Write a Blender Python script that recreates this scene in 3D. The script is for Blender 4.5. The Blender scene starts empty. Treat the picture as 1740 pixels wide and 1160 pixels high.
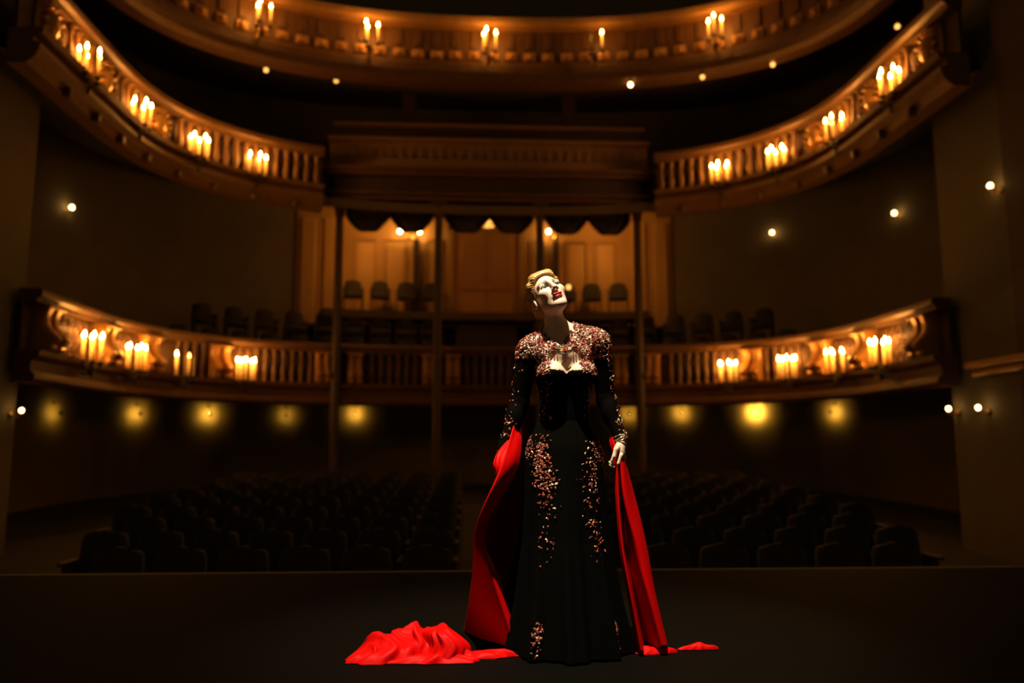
import bpy, math, random
import numpy as np
from mathutils import Vector, Matrix
random.seed(7)
rng = np.random.default_rng(11)
PI = math.pi
scn = bpy.context.scene
COL = scn.collection

# ------------------------------------------------------------------ camera, world, spotlight, exposure
YAW, PITCH = math.radians(3.1), math.atan(180 / 1353)
cam_d = bpy.data.cameras.new('camera'); cam = bpy.data.objects.new('camera', cam_d); COL.objects.link(cam)
cam.location = (-0.48, 0, 0.9)
cam.rotation_euler = (PI / 2 + PITCH, 0, -YAW)
cam_d.sensor_width = 36; cam_d.lens = 36 * 1353 / 1740
cam_d.clip_start = 0.1; cam_d.clip_end = 100
cam_d.dof.use_dof = True; cam_d.dof.focus_distance = 3.66; cam_d.dof.aperture_fstop = 1.05
scn.camera = cam

w = bpy.data.worlds.new('world'); scn.world = w; w.use_nodes = True
bg = w.node_tree.nodes['Background']
bg.inputs[0].default_value = (1.0, 0.74, 0.34, 1); bg.inputs[1].default_value = 0.034

sd = bpy.data.lights.new('follow_spot', 'SPOT'); so = bpy.data.objects.new('follow_spot', sd); COL.objects.link(so)
SPOT_FROM, SPOT_TO = Vector((-0.80, 2.0, 8.2)), Vector((-0.14, 3.70, 0.8))
so.location = SPOT_FROM
so.rotation_euler = (SPOT_TO - SPOT_FROM).to_track_quat('-Z', 'Y').to_euler()
sd.energy = 7000; sd.color = (1.0, 0.86, 0.62); sd.spot_size = math.radians(25); sd.spot_blend = 1.0
sd.shadow_soft_size = 0.06

scn.view_settings.view_transform = 'Standard'; scn.view_settings.look = 'None'
scn.view_settings.gamma = 1; scn.view_settings.use_curve_mapping = False
scn.view_settings.exposure = 0.0

# ------------------------------------------------------------------ materials
MATS = {}
def mat(name, col, rough=0.6, metal=0.0, var=0.0, scale=8.0, bump=0.0, emit=None, estr=0.0, spec=0.5, sheen=0.0, trans=0.0):
    m = bpy.data.materials.new(name); m.use_nodes = True
    nt = m.node_tree; b = nt.nodes['Principled BSDF']
    b.inputs['Base Color'].default_value = (*col, 1); b.inputs['Roughness'].default_value = rough
    b.inputs['Metallic'].default_value = metal; b.inputs['Specular IOR Level'].default_value = spec
    if sheen: b.inputs['Sheen Weight'].default_value = sheen
    if var or bump:
        tc = nt.nodes.new('ShaderNodeTexCoord'); nz = nt.nodes.new('ShaderNodeTexNoise')
        nz.inputs['Scale'].default_value = scale; nz.inputs['Detail'].default_value = 4
        nt.links.new(tc.outputs['Object'], nz.inputs['Vector'])
        if var:
            mx = nt.nodes.new('ShaderNodeMixRGB')
            mx.inputs[1].default_value = (*[c * (1 - var) for c in col], 1)
            mx.inputs[2].default_value = (*[min(1, c * (1 + var)) for c in col], 1)
            nt.links.new(nz.outputs['Fac'], mx.inputs[0]); nt.links.new(mx.outputs[0], b.inputs['Base Color'])
        if bump:
            bp = nt.nodes.new('ShaderNodeBump'); bp.inputs['Strength'].default_value = bump
            bp.inputs['Distance'].default_value = 0.02
            nt.links.new(nz.outputs['Fac'], bp.inputs['Height']); nt.links.new(bp.outputs[0], b.inputs['Normal'])
    if emit:
        b.inputs['Emission Color'].default_value = (*emit, 1); b.inputs['Emission Strength'].default_value = estr
    MATS[name] = m
    return m
WARM = (1.0, 0.50, 0.10)
mat('plaster', (0.30, 0.15, 0.055), 0.7, var=0.25, scale=3)
mat('plaster_dark', (0.13, 0.075, 0.03), 0.8, var=0.2, scale=2)
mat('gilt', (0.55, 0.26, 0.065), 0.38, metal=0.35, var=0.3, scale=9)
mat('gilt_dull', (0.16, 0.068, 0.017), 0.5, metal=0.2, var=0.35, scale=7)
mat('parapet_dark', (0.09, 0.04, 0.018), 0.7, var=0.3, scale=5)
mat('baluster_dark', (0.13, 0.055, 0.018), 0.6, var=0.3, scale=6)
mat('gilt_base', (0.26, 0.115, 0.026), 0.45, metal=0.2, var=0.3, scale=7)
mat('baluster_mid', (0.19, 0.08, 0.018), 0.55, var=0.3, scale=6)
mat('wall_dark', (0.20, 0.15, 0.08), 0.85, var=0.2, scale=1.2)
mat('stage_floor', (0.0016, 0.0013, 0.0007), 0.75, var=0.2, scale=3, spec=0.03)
mat('stall_floor', (0.10, 0.075, 0.045), 0.9, spec=0.2)
mat('velvet_dark', (0.055, 0.036, 0.02), 0.9, sheen=0.1, var=0.2, scale=6)
mat('seat_wood', (0.10, 0.06, 0.03), 0.6)
mat('drape_dark', (0.045, 0.028, 0.018), 0.9, var=0.3, scale=4)
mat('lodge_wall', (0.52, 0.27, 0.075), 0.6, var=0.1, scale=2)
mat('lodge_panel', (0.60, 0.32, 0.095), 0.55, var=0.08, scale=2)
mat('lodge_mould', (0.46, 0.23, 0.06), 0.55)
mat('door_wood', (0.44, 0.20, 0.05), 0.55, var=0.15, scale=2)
mat('column_wood', (0.06, 0.028, 0.012), 0.55, var=0.2, scale=3)
mat('stall_wall', (0.26, 0.185, 0.06), 0.8, var=0.1, scale=1.5)
mat('brass', (0.55, 0.30, 0.09), 0.3, metal=0.9)
mat('iron', (0.035, 0.025, 0.016), 0.5, metal=0.4)
mat('candle_sleeve', (0.85, 0.66, 0.34), 0.55)
nt = MATS['candle_sleeve'].node_tree; tr = nt.nodes.new('ShaderNodeBsdfTranslucent'); tr.inputs[0].default_value = (0.9, 0.66, 0.30, 1)
mx = nt.nodes.new('ShaderNodeMixShader'); mx.inputs[0].default_value = 0.55; out = nt.nodes['Material Output']
nt.links.new(nt.nodes['Principled BSDF'].outputs[0], mx.inputs[1]); nt.links.new(tr.outputs[0], mx.inputs[2]); nt.links.new(mx.outputs[0], out.inputs[0])
mat('candle_unlit', (0.45, 0.33, 0.17), 0.55)
mat('flame', (1, 0.7, 0.3), emit=(1.0, 0.45, 0.085), estr=190)
mat('sleeve_glow', (1, 0.7, 0.3), emit=(1.0, 0.50, 0.11), estr=26)  # added rod inside each candle that makes its sleeve glow
mat('flame_dim', (1, 0.5, 0.2), emit=(1.0, 0.42, 0.10), estr=14)
mat('bulb', (1, 0.7, 0.3), emit=(1.0, 0.62, 0.22), estr=14)
mat('bulb_dim', (1, 0.6, 0.2), emit=(1.0, 0.48, 0.10), estr=2.2)
mat('bulb_lodge', (1, 0.7, 0.3), emit=(1.0, 0.55, 0.15), estr=90)
mat('shield_glass', (0.10, 0.06, 0.02), 0.4)
mat('fill_amber', (1, 0.6, 0.2), emit=(1.0, 0.46, 0.085), estr=34.0)  # strong glow of the two added, unseen lodge lights
mat('shade_dim', (1, 0.6, 0.2), emit=(1.0, 0.42, 0.07), estr=2.2)

# ------------------------------------------------------------------ mesh helpers
class MB:
    def __init__(s): s.v = []; s.f = []; s.mi = []
    def add(s, vs, fs, mi=0):
        o = len(s.v); s.v += [tuple(map(float, p)) for p in vs]
        s.f += [tuple(int(i) + o for i in f) for f in fs]; s.mi += [mi] * len(fs); return s
    def box(s, c, d, M=None, mi=0):
        x, y, z = c; a, b, e = d[0] / 2, d[1] / 2, d[2] / 2
        vs = [(x + i * a, y + j * b, z + k * e) for i in (-1, 1) for j in (-1, 1) for k in (-1, 1)]
        if M: vs = [tuple(M @ Vector(p)) for p in vs]
        return s.add(vs, [(0, 1, 3, 2), (4, 6, 7, 5), (0, 4, 5, 1), (2, 3, 7, 6), (0, 2, 6, 4), (1, 5, 7, 3)], mi)
    def bevbox(s, c, d, r, M=None, mi=0):       # box with chamfered edges
        x, y, z = c; h = [q / 2 for q in d]; vs = []; idx = {}
        for sx in (-1, 1):
            for sy in (-1, 1):
                for sz in (-1, 1):
                    for ax in range(3):
                        p = [sx * h[0], sy * h[1], sz * h[2]]
                        for k in range(3):
                            if k != ax: p[k] -= (sx, sy, sz)[k] * r
                        idx[(sx, sy, sz, ax)] = len(vs); vs.append((x + p[0], y + p[1], z + p[2]))
        fs = []
        for ax in range(3):
            u, v = [(1, 2), (0, 2), (0, 1)][ax]
            for sg in (-1, 1):
                f = []
                for (a, b) in ((-1, -1), (1, -1), (1, 1), (-1, 1)):
                    k = [0, 0, 0]; k[ax] = sg; k[u] = a; k[v] = b; f.append(idx[(*k, ax)])
                fs.append(f)
        for ax in range(3):
            u, v = [(1, 2), (0, 2), (0, 1)][ax]
            for a in (-1, 1):
                for b in (-1, 1):
                    f = []
                    for (t, q) in ((-1, u), (1, u), (1, v), (-1, v)):
                        k = [0, 0, 0]; k[ax] = t; k[u] = a; k[v] = b; f.append(idx[(*k, q)])
                    fs.append(f)
        for sx in (-1, 1):
            for sy in (-1, 1):
                for sz in (-1, 1): fs.append([idx[(sx, sy, sz, q)] for q in range(3)])
        if M: vs = [tuple(M @ Vector(p)) for p in vs]
        return s.add(vs, fs, mi)
    def lathe(s, prof, n=12, c=(0, 0, 0), mi=0, M=None):
        vs = []; fs = []
        for r, z in prof:
            for i in range(n):
                a = 2 * PI * i / n; vs.append((c[0] + r * math.cos(a), c[1] + r * math.sin(a), c[2] + z))
        for j in range(len(prof) - 1):
            for i in range(n):
                k = (i + 1) % n; fs.append((j * n + i, j * n + k, (j + 1) * n + k, (j + 1) * n + i))
        fs.append(tuple(range(n - 1, -1, -1))); fs.append(tuple((len(prof) - 1) * n + i for i in range(n)))
        if M: vs = [tuple(M @ Vector(p)) for p in vs]
        return s.add(vs, fs, mi)
    def tube(s, pts, r, n=8, mi=0):
        pts = [Vector(p) for p in pts]; rs = r if isinstance(r, (list, tuple)) else [r] * len(pts)
        vs = []; fs = []; up = Vector((0.13, 0.27, 1)).normalized()
        for i, p in enumerate(pts):
            t = (pts[min(i + 1, len(pts) - 1)] - pts[max(i - 1, 0)]).normalized()
            a = t.cross(up)
            if a.length < 1e-3: a = t.cross(Vector((1, 0, 0)))
            a.normalize(); b = t.cross(a)
            for k in range(n):
                q = 2 * PI * k / n; vs.append(p + (a * math.cos(q) + b * math.sin(q)) * rs[i])
        for i in range(len(pts) - 1):
            for k in range(n):
                k2 = (k + 1) % n; fs.append((i * n + k, i * n + k2, (i + 1) * n + k2, (i + 1) * n + k))
        fs.append(tuple(range(n - 1, -1, -1))); fs.append(tuple((len(pts) - 1) * n + k for k in range(n)))
        return s.add(vs, fs, mi)
    def grid(s, P, mi=0, closed_u=False):       # P: array (nv, nu, 3)
        nv, nu = P.shape[:2]; fs = []
        for j in range(nv - 1):
            for i in range(nu if closed_u else nu - 1):
                k = (i + 1) % nu; fs.append((j * nu + i, j * nu + k, (j + 1) * nu + k, (j + 1) * nu + i))
        return s.add(P.reshape(-1, 3), fs, mi)
    def mesh(s, name, mats, smooth=False):
        me = bpy.data.meshes.new(name); me.from_pydata(s.v, [], s.f)
        for m in (mats if isinstance(mats, (list, tuple)) else [mats]): me.materials.append(MATS[m])
        if any(s.mi): me.polygons.foreach_set('material_index', s.mi)
        if smooth: me.polygons.foreach_set('use_smooth', [True] * len(s.f))
        me.update(); return me
    def build(s, name, mats, parent=None, smooth=False, **kw):
        return obj(name, s.mesh(name, mats, smooth), parent, **kw)
def obj(name, me, parent=None, loc=None, rot=None):
    o = bpy.data.objects.new(name, me); COL.objects.link(o)
    if parent: o.parent = parent
    if loc is not None: o.location = loc
    if rot is not None: o.rotation_euler = rot
    return o
def empty(name, loc=(0, 0, 0), rz=0):
    o = bpy.data.objects.new(name, None); COL.objects.link(o); o.location = loc; o.rotation_euler = (0, 0, rz)
    o.empty_display_size = 0.1; return o
def tag(o, label, cat, group=None, kind=None):
    o['label'] = label; o['category'] = cat
    if group: o['group'] = group
    if kind: o['kind'] = kind
    return o
def struct(o, label=None, cat=None):
    o['kind'] = 'structure'
    if label: o['label'] = label
    if cat: o['category'] = cat
    return o
def copy_tree(o, parent=None):
    c = o.copy(); COL.objects.link(c)
    if parent: c.parent = parent
    for ch in list(o.children): copy_tree(ch, c)
    return c

# plan curves: half horseshoe, s = arc length from the centre (negative = camera left)
class Plan:
    def __init__(s, a, Y0, b, Ys, n=2.5):
        t = np.linspace(0, PI / 2, 500)
        x = a * np.sin(t) ** (2 / n); y = Y0 + b * np.cos(t) ** (2 / n)
        x = np.append(x, a); y = np.append(y, Ys)
        s.x, s.y = x, y; s.s = np.append(0, np.cumsum(np.hypot(np.diff(x), np.diff(y)))); s.L = s.s[-1]
    def p(s, q):
        a = abs(q); x = np.interp(a, s.s, s.x); y = np.interp(a, s.s, s.y)
        return (x if q >= 0 else -x), y
    def frame(s, q):                            # point, inward normal (towards the void)
        x, y = s.p(q); e = 0.06
        x0, y0 = s.p(max(q - e, -s.L)); x1, y1 = s.p(min(q + e, s.L))
        tx, ty = x1 - x0, y1 - y0; l = math.hypot(tx, ty); tx /= l; ty /= l
        return x, y, ty, -tx, tx, ty            # inward normal = (ty,-tx)
    def mat(s, q, z, off=0):                    # local x = tangent, local -y = inward, z up
        x, y, nx, ny, tx, ty = s.frame(q)
        M = Matrix(((tx, -nx, 0, x + nx * off), (ty, -ny, 0, y + ny * off), (0, 0, 1, z), (0, 0, 0, 1)))
        return M
    def sweep(s, mb, prof, s0, s1, step=0.22, close=True, mi=0):
        n = max(2, int(abs(s1 - s0) / step)); qs = np.linspace(s0, s1, n + 1)
        P = []
        for q in qs:
            x, y, nx, ny, _, _ = s.frame(q)
            P.append([(x + nx * o, y + ny * o, z) for o, z in prof])
        P = np.array(P); mb.grid(P, mi, closed_u=close)
        if close:
            k = len(prof)
            mb.add(P[0], [tuple(range(k))], mi); mb.add(P[-1], [tuple(range(k - 1, -1, -1))], mi)
        return mb
LOW, MID, TOP = Plan(7.15, 14, 5.2, 12.3), Plan(6.85, 13.5, 5.0, 11.0), Plan(7.0, 12.5, 4.5, 10.2)
WALL = Plan(10.0, 14, 9.0, 12.6, 3.5)

# ------------------------------------------------------------------ setting
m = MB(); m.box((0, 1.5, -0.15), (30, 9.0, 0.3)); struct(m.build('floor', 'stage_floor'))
m = MB(); m.box((0, 6.03, -0.75), (30, 0.08, 1.5)); struct(m.build('wall_stage_front', 'wall_dark'))
# stalls floor, gently raked
m = MB()
m.add([(-10.4, 6.07, -1.05), (10.4, 6.07, -1.05), (10.4, 23.6, -0.1), (-10.4, 23.6, -0.1),
       (-10.4, 6.07, -1.3), (10.4, 6.07, -1.3), (10.4, 23.6, -0.35), (-10.4, 23.6, -0.35)],
      [(0, 1, 2, 3), (7, 6, 5, 4), (0, 4, 5, 1), (1, 5, 6, 2), (2, 6, 7, 3), (3, 7, 4, 0)])
struct(m.build('floor_stalls', 'stall_floor'))
def rake(y): return -1.05 + 0.95 * (y - 6.07) / 17.53
m = MB(); WALL.sweep(m, [(0, 2.2), (-0.3, 2.2), (-0.3, 17.5), (0, 17.5)], -WALL.L, WALL.L, 0.3)
struct(m.build('wall_back', 'wall_dark'))
m = MB(); WALL.sweep(m, [(0, -1.2), (-0.3, -1.2), (-0.3, 2.2), (0, 2.2)], -WALL.L, WALL.L, 0.3)
struct(m.build('wall_back_stalls', 'stall_wall'))
for side, sx in (('left', -1), ('right', 1)):
    m = MB()
    m.box((sx * 7.55, 9.3, 6.0), (0.3, 6.6, 14.4))
    m.box((sx * 8.75, 12.75, 6.0), (2.7, 0.3, 14.4)) if False else None
    struct(m.build('wall_' + side, 'wall_dark'))
    m = MB()   # proscenium pilaster at the frame edge
    m.bevbox((sx * 7.36, 9.6, 5.9), (0.12, 2.5, 13.8), 0.03)
    struct(m.build('trim_1' if sx < 0 else 'trim_2', 'plaster_dark'))

# ------------------------------------------------------------------ balconies
bal_low = tag(empty('balcony', (0, 19.2, 1.9)), 'lowest balcony with turned balusters and scrolled gilt consoles', 'balcony')
bal_mid = tag(empty('balcony', (0, 18.5, 6.3)), 'middle balcony with swept moulded base and gilt balusters, interrupted by the central box', 'balcony')
bal_top = tag(empty('balcony', (0, 17.0, 9.0)), 'uppermost balcony across the top with square relief tiles', 'balcony')
def child(o, par):
    o.parent = par; o.matrix_parent_inverse = Matrix.Translation(par.location).inverted(); return o
def slab(par, P, zi, zo, off=0.0, thick=0.22, s1=None, name='raked_floor', mt='plaster_dark', steps=90):
    m = MB(); n = steps; V = []
    L = P.L if s1 is None else s1
    for i in range(n + 1):
        q = -L + 2 * L * i / n
        x, y, nx, ny, _, _ = P.frame(q)
        xo, yo = WALL.p(-WALL.L + 2 * WALL.L * i / n)
        if abs(x) > P.x[-1] - 1e-3: yo = min(yo, max(y, 12.61))
        V.append([(x + nx * off, y + ny * off, zi), (xo, yo, zo), (xo, yo, zo + thick), (x + nx * off, y + ny * off, zi + thick)])
    m.grid(np.array(V), closed_u=True)
    return child(m.build(name, mt), par)
def sub(name, me, par, M):
    o = bpy.data.objects.new(name, me); COL.objects.link(o); o.parent = par
    o.matrix_parent_inverse = Matrix.Translation(par.location).inverted(); o.matrix_world = M; 
    o.matrix_basis = M
    return o
# --- lowest balcony
slab(bal_low, LOW, 1.95, 2.75)
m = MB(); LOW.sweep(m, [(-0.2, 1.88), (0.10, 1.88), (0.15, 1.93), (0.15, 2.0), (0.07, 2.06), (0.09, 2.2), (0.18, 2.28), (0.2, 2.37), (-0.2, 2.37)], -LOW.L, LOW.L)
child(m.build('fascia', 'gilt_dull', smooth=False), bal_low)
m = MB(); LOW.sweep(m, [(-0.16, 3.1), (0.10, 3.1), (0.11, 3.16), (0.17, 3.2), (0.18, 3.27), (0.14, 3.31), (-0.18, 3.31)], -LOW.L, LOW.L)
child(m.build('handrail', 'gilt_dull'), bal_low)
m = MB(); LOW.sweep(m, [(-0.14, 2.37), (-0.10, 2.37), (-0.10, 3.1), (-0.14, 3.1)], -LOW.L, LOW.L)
child(m.build('shade_panel', 'parapet_dark'), bal_low)  # dark sheet standing in for the shade behind the balusters
def baluster_mesh(h, r, name, mt='gilt_dull'):
    pr = [(r, 0), (r, 0.06 * h), (0.55 * r, 0.1 * h), (0.8 * r, 0.2 * h), (1.0 * r, 0.3 * h), (0.85 * r, 0.42 * h), (0.5 * r, 0.62 * h), (0.42 * r, 0.8 * h), (0.8 * r, 0.86 * h), (0.6 * r, 0.9 * h), (r, 0.94 * h), (r, h)]
    return MB().lathe(pr, 8).mesh(name, mt, True)
bme = baluster_mesh(0.73, 0.062, 'baluster', 'baluster_dark')
CONS = [0.87, 1.43, 3.2, 3.95, 6.3, 8.03, 9.38, 11.35]
def console_mesh():
    # bombe scroll bracket: two ridges and a backing plate, height 0.73, bulging low
    zs = np.linspace(0, 0.73, 15)
    def n(z):
        t = z / 0.73
        return 0.045 + 0.155 * math.exp(-((t - 0.28) / 0.2) ** 2) + 0.05 * math.exp(-((t - 1.0) / 0.12) ** 2) - 0.045 * math.exp(-((t - 0.0) / 0.09) ** 2)
    mb = MB()
    for cx, hw, pr_ in ((-0.105, 0.062, 0.03), (0.105, 0.062, 0.03)):
        P = []
        for z in zs:
            w_ = hw * (1.0 + 0.25 * (z / 0.73) ** 2)
            d = n(z)
            P.append([(cx - w_, 0.09, z), (cx - w_, -d, z), (cx - w_ * 0.55, -d - pr_, z), (cx + w_ * 0.55, -d - pr_, z), (cx + w_, -d, z), (cx + w_, 0.09, z)])
        P = np.array(P); mb.grid(P, closed_u=True); mb.add(P[0], [(5, 4, 3, 2, 1, 0)]); mb.add(P[-1], [(0, 1, 2, 3, 4, 5)])
        # volute at the foot
        R = Matrix.Translation((cx, -0.10, 0.07)) @ Matrix.Rotation(PI / 2, 4, 'Y')
        mb.lathe([(0.05, -0.075), (0.075, -0.065), (0.075, 0.065), (0.05, 0.075)], 12, M=R)
    P = []
    for z in zs: P.append([(-0.19, 0.09, z), (-0.19, -n(z) * 0.8 + 0.02, z), (0.19, -n(z) * 0.8 + 0.02, z), (0.19, 0.09, z)])
    P = np.array(P); mb.grid(P, closed_u=True)
    mb.bevbox((0, -0.02, 0.71), (0.44, 0.24, 0.05), 0.012)
    return mb.mesh('console', 'gilt', False)
cme = console_mesh()
for c in CONS:
    for sg in (-1, 1):
        if (c, sg) in ((0.87, 9),): continue
        sub('console', cme, bal_low, LOW.mat(sg * c, 2.37, 0.0) @ Matrix.Diagonal((1.2 if c > 4 else 0.9, 1.35, 1, 1)))
q = -11.2
while q <= 11.2:
    if min(abs(abs(q) - c) for c in CONS) > 0.27 and abs(q) < 7.5: sub('baluster', bme, bal_low, LOW.mat(q, 2.37, 0.02))
    q += 0.205
# openwork grille panels between the outer consoles
mb = MB()
for k in range(5):
    for j in range(3):
        cx, cz = -0.44 + 0.22 * k, 0.13 + 0.22 * j
        mb.tube([(cx + 0.09 * math.cos(a), 0, cz + 0.09 * math.sin(a)) for a in np.linspace(0, 2 * PI, 13)], 0.014, 5)
        mb.lathe([(0.01, -0.02), (0.03, 0.0), (0.01, 0.02)], 6, c=(cx, 0, cz))
gme = mb.mesh('grille_panel', 'baluster_dark')
for q in (8.71, 10.36):
    for sg in (-1, 1): sub('grille_panel', gme, bal_low, LOW.mat(sg * q, 2.38, 0.0))
# --- middle balcony (left and right wings; the centre is the box)
SB = 3.95
slab(bal_mid, MID, 6.42, 8.0)
for sg in (-1, 1):
    a, b = (SB, MID.L) if sg > 0 else (-MID.L, -SB)
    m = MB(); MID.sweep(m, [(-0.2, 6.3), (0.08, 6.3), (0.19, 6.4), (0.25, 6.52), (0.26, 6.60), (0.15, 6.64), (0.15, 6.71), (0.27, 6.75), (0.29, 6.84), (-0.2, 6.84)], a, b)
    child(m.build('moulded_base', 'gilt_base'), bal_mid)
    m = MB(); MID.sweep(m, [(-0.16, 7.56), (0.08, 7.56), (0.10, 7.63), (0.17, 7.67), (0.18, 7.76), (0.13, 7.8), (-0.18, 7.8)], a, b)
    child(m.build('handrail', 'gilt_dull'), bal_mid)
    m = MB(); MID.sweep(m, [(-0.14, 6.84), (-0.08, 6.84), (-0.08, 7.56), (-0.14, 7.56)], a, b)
    child(m.build('shade_panel', 'parapet_dark'), bal_mid)  # darkness between the wing's balusters is put into this panel's colour
bme2 = baluster_mesh(0.72, 0.075, 'baluster', 'baluster_mid')
CART = [7.9, 9.8, 11.6]
for sg in (-1, 1):
    q = SB + 0.15
    while q < MID.L - 0.1:
        if min(abs(q - c) for c in CART) > 0.40: sub('baluster', bme2, bal_mid, MID.mat(sg * q, 6.84, 0.02))
        q += 0.23
def cartouche_mesh():
    mb = MB(); P = []
    for j in range(7):
        t = j / 6; r = math.sin(t * PI / 2); P.append([(0.17 * r * math.cos(2 * PI * i / 20), -0.02 - 0.16 * math.cos(t * PI / 2), 0.36 + 0.25 * r * math.sin(2 * PI * i / 20)) for i in range(20)])
    mb.grid(np.array(P), closed_u=True)
    for i in range(14):        # scrolled leaves round the shield
        a = 2 * PI * i / 14; c, s_ = math.cos(a), math.sin(a)
        p0 = (0.17 * c, -0.03, 0.36 + 0.25 * s_); p1 = (0.25 * c, -0.11, 0.36 + 0.32 * s_); p2 = (0.30 * c + 0.03 * s_, -0.05, 0.36 + 0.345 * s_)
        mb.tube([p0, p1, p2], [0.035, 0.04, 0.012], 6)
    mb.box((0, 0.03, 0.36), (0.56, 0.06, 0.70))
    return mb.mesh('cartouche', 'gilt', True)
kme = cartouche_mesh()
for c in CART:
    for sg in (-1, 1): sub('cartouche', kme, bal_mid, MID.mat(sg * c, 6.84, -0.02))
mb = MB(); mb.bevbox((0, -0.05, 0.07), (0.11, 0.14, 0.16), 0.02)
brme = mb.mesh('bracket', 'gilt_dull')
q = 4.6
while q < MID.L - 0.2:
    for sg in (-1, 1): sub('bracket', brme, bal_mid, MID.mat(sg * q, 6.24, 0.12))
    q += 0.95
# --- uppermost balcony
slab(bal_top, TOP, 9.15, 11.0)
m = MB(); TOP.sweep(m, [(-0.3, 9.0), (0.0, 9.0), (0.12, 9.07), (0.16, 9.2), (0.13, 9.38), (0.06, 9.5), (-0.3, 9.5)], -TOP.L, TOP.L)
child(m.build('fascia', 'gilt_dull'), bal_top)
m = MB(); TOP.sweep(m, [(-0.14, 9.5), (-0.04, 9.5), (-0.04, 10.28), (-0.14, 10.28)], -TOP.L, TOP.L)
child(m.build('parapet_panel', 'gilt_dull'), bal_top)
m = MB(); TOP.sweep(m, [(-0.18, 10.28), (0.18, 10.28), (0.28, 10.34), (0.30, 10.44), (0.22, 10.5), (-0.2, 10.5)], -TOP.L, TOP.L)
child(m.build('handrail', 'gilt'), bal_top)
mb = MB(); mb.bevbox((0, 0, 0), (0.27, 0.07, 0.22), 0.03); mb.lathe([(0.05, 0), (0.07, 0.03), (0.02, 0.06)], 10, M=Matrix.Translation((0, -0.03, 0)) @ Matrix.Rotation(PI / 2, 4, 'X'))
tme = mb.mesh('relief_tile', 'gilt')
mb = MB(); mb.bevbox((0, 0, 0), (0.16, 0.05, 0.40), 0.02)
pme = mb.mesh('relief_panel', 'gilt_dull')
for i in range(-26, 27):
    q = i * 0.42
    if abs(q) < TOP.L - 0.2:
        sub('relief_tile', tme, bal_top, TOP.mat(q, 9.66, -0.01))
        sub('relief_panel', pme, bal_top, TOP.mat(q, 10.03, -0.02))

# ------------------------------------------------------------------ central box of the middle level
box = tag(empty('central_box', (0, 18.5, 6.7)), 'wide projecting central box with two cornices above the draped lodge', 'theatre box')
def part(mb, name, mt, par, smooth=False): return child(mb.build(name, mt, smooth=smooth), par)
m = MB(); m.bevbox((0, 18.75, 6.79), (7.5, 0.6, 0.10), 0.02); m.bevbox((0, 18.72, 6.89), (7.75, 0.72, 0.08), 0.025); part(m, 'lower_cornice', 'gilt_dull', box)
m = MB(); m.box((0, 18.82, 7.13), (7.45, 0.5, 0.42)); part(m, 'frieze_band', 'column_wood', box)
m = MB(); m.bevbox((0, 18.72, 7.38), (7.8, 0.74, 0.09), 0.02); m.bevbox((0, 18.68, 7.47), (8.05, 0.86, 0.09), 0.03); part(m, 'upper_cornice', 'gilt_dull', box)
m = MB(); m.box((0, 19.0, 7.9), (7.8, 0.4, 0.8)); part(m, 'parapet', 'plaster', box)
m = MB(); m.bevbox((0, 18.9, 8.34), (7.9, 0.56, 0.1), 0.03); part(m, 'parapet_ledge', 'plaster', box)
m = MB(); m.box((0, 19.3, 8.6), (7.7, 0.3, 0.44)); part(m, 'upper_rail', 'column_wood', box)
m = MB(); m.bevbox((0, 19.25, 8.87), (7.8, 0.45, 0.08), 0.02); part(m, 'rail_cap', 'plaster', box)
mb = MB(); mb.bevbox((0, 0, 0), (0.1, 0.07, 0.24), 0.02); mb.lathe([(0.03, 0), (0.055, 0.02), (0.02, 0.05)], 8, M=Matrix.Translation((0, -0.03, -0.13)) @ Matrix.Rotation(PI / 2, 4, 'X'))
dme = mb.mesh('frieze_block', 'plaster')
for i in range(31): sub('frieze_block', dme, box, Matrix.Translation((-3.6 + i * 0.24, 18.79, 8.05)))
m = MB(); m.box((0, 20.9, 7.62), (8.0, 4.0, 0.16)); part(m, 'box_floor', 'plaster_dark', box)
m = MB(); m.box((-2.05, 19.6, 9.35), (0.34, 0.34, 1.1)); part(m, 'pier', 'column_wood', box)
m = MB(); m.box((2.05, 19.6, 9.35), (0.34, 0.34, 1.1)); part(m, 'pier', 'column_wood', box)

# columns in front of the lodge
def column(x, label):
    t = tag(empty('column', (x, 18.62, rake(18.62))), label, 'column', 'four thin columns carrying the central box')
    z0 = rake(18.62); h = 6.74 - z0
    MB().lathe([(0.12, 0.30), (0.115, 0.34), (0.10, 0.40), (0.105, h * 0.4), (0.09, h - 0.42), (0.10, h - 0.40)], 16).build('shaft', 'column_wood', t, True)
    mb = MB(); mb.bevbox((0, 0, 0.08), (0.34, 0.34, 0.16), 0.02); mb.lathe([(0.16, 0.16), (0.165, 0.22), (0.13, 0.27), (0.12, 0.30)], 16); mb.build('base', 'column_wood', t)
    mb = MB(); mb.lathe([(0.10, h - 0.40), (0.12, h - 0.34), (0.11, h - 0.28), (0.17, h - 0.10)], 16); mb.bevbox((0, 0, h - 0.05), (0.36, 0.36, 0.10), 0.02); mb.build('capital', 'column_wood', t)
for x, l in ((-3.58, 'dark slender column left of the lodge, outermost on the left'), (-1.23, 'dark slender column left of the lodge door'), (1.20, 'dark slender column right of the lodge door, behind the woman'), (3.57, 'dark slender column right of the lodge, outermost on the right')):
    column(x, l)
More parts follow.
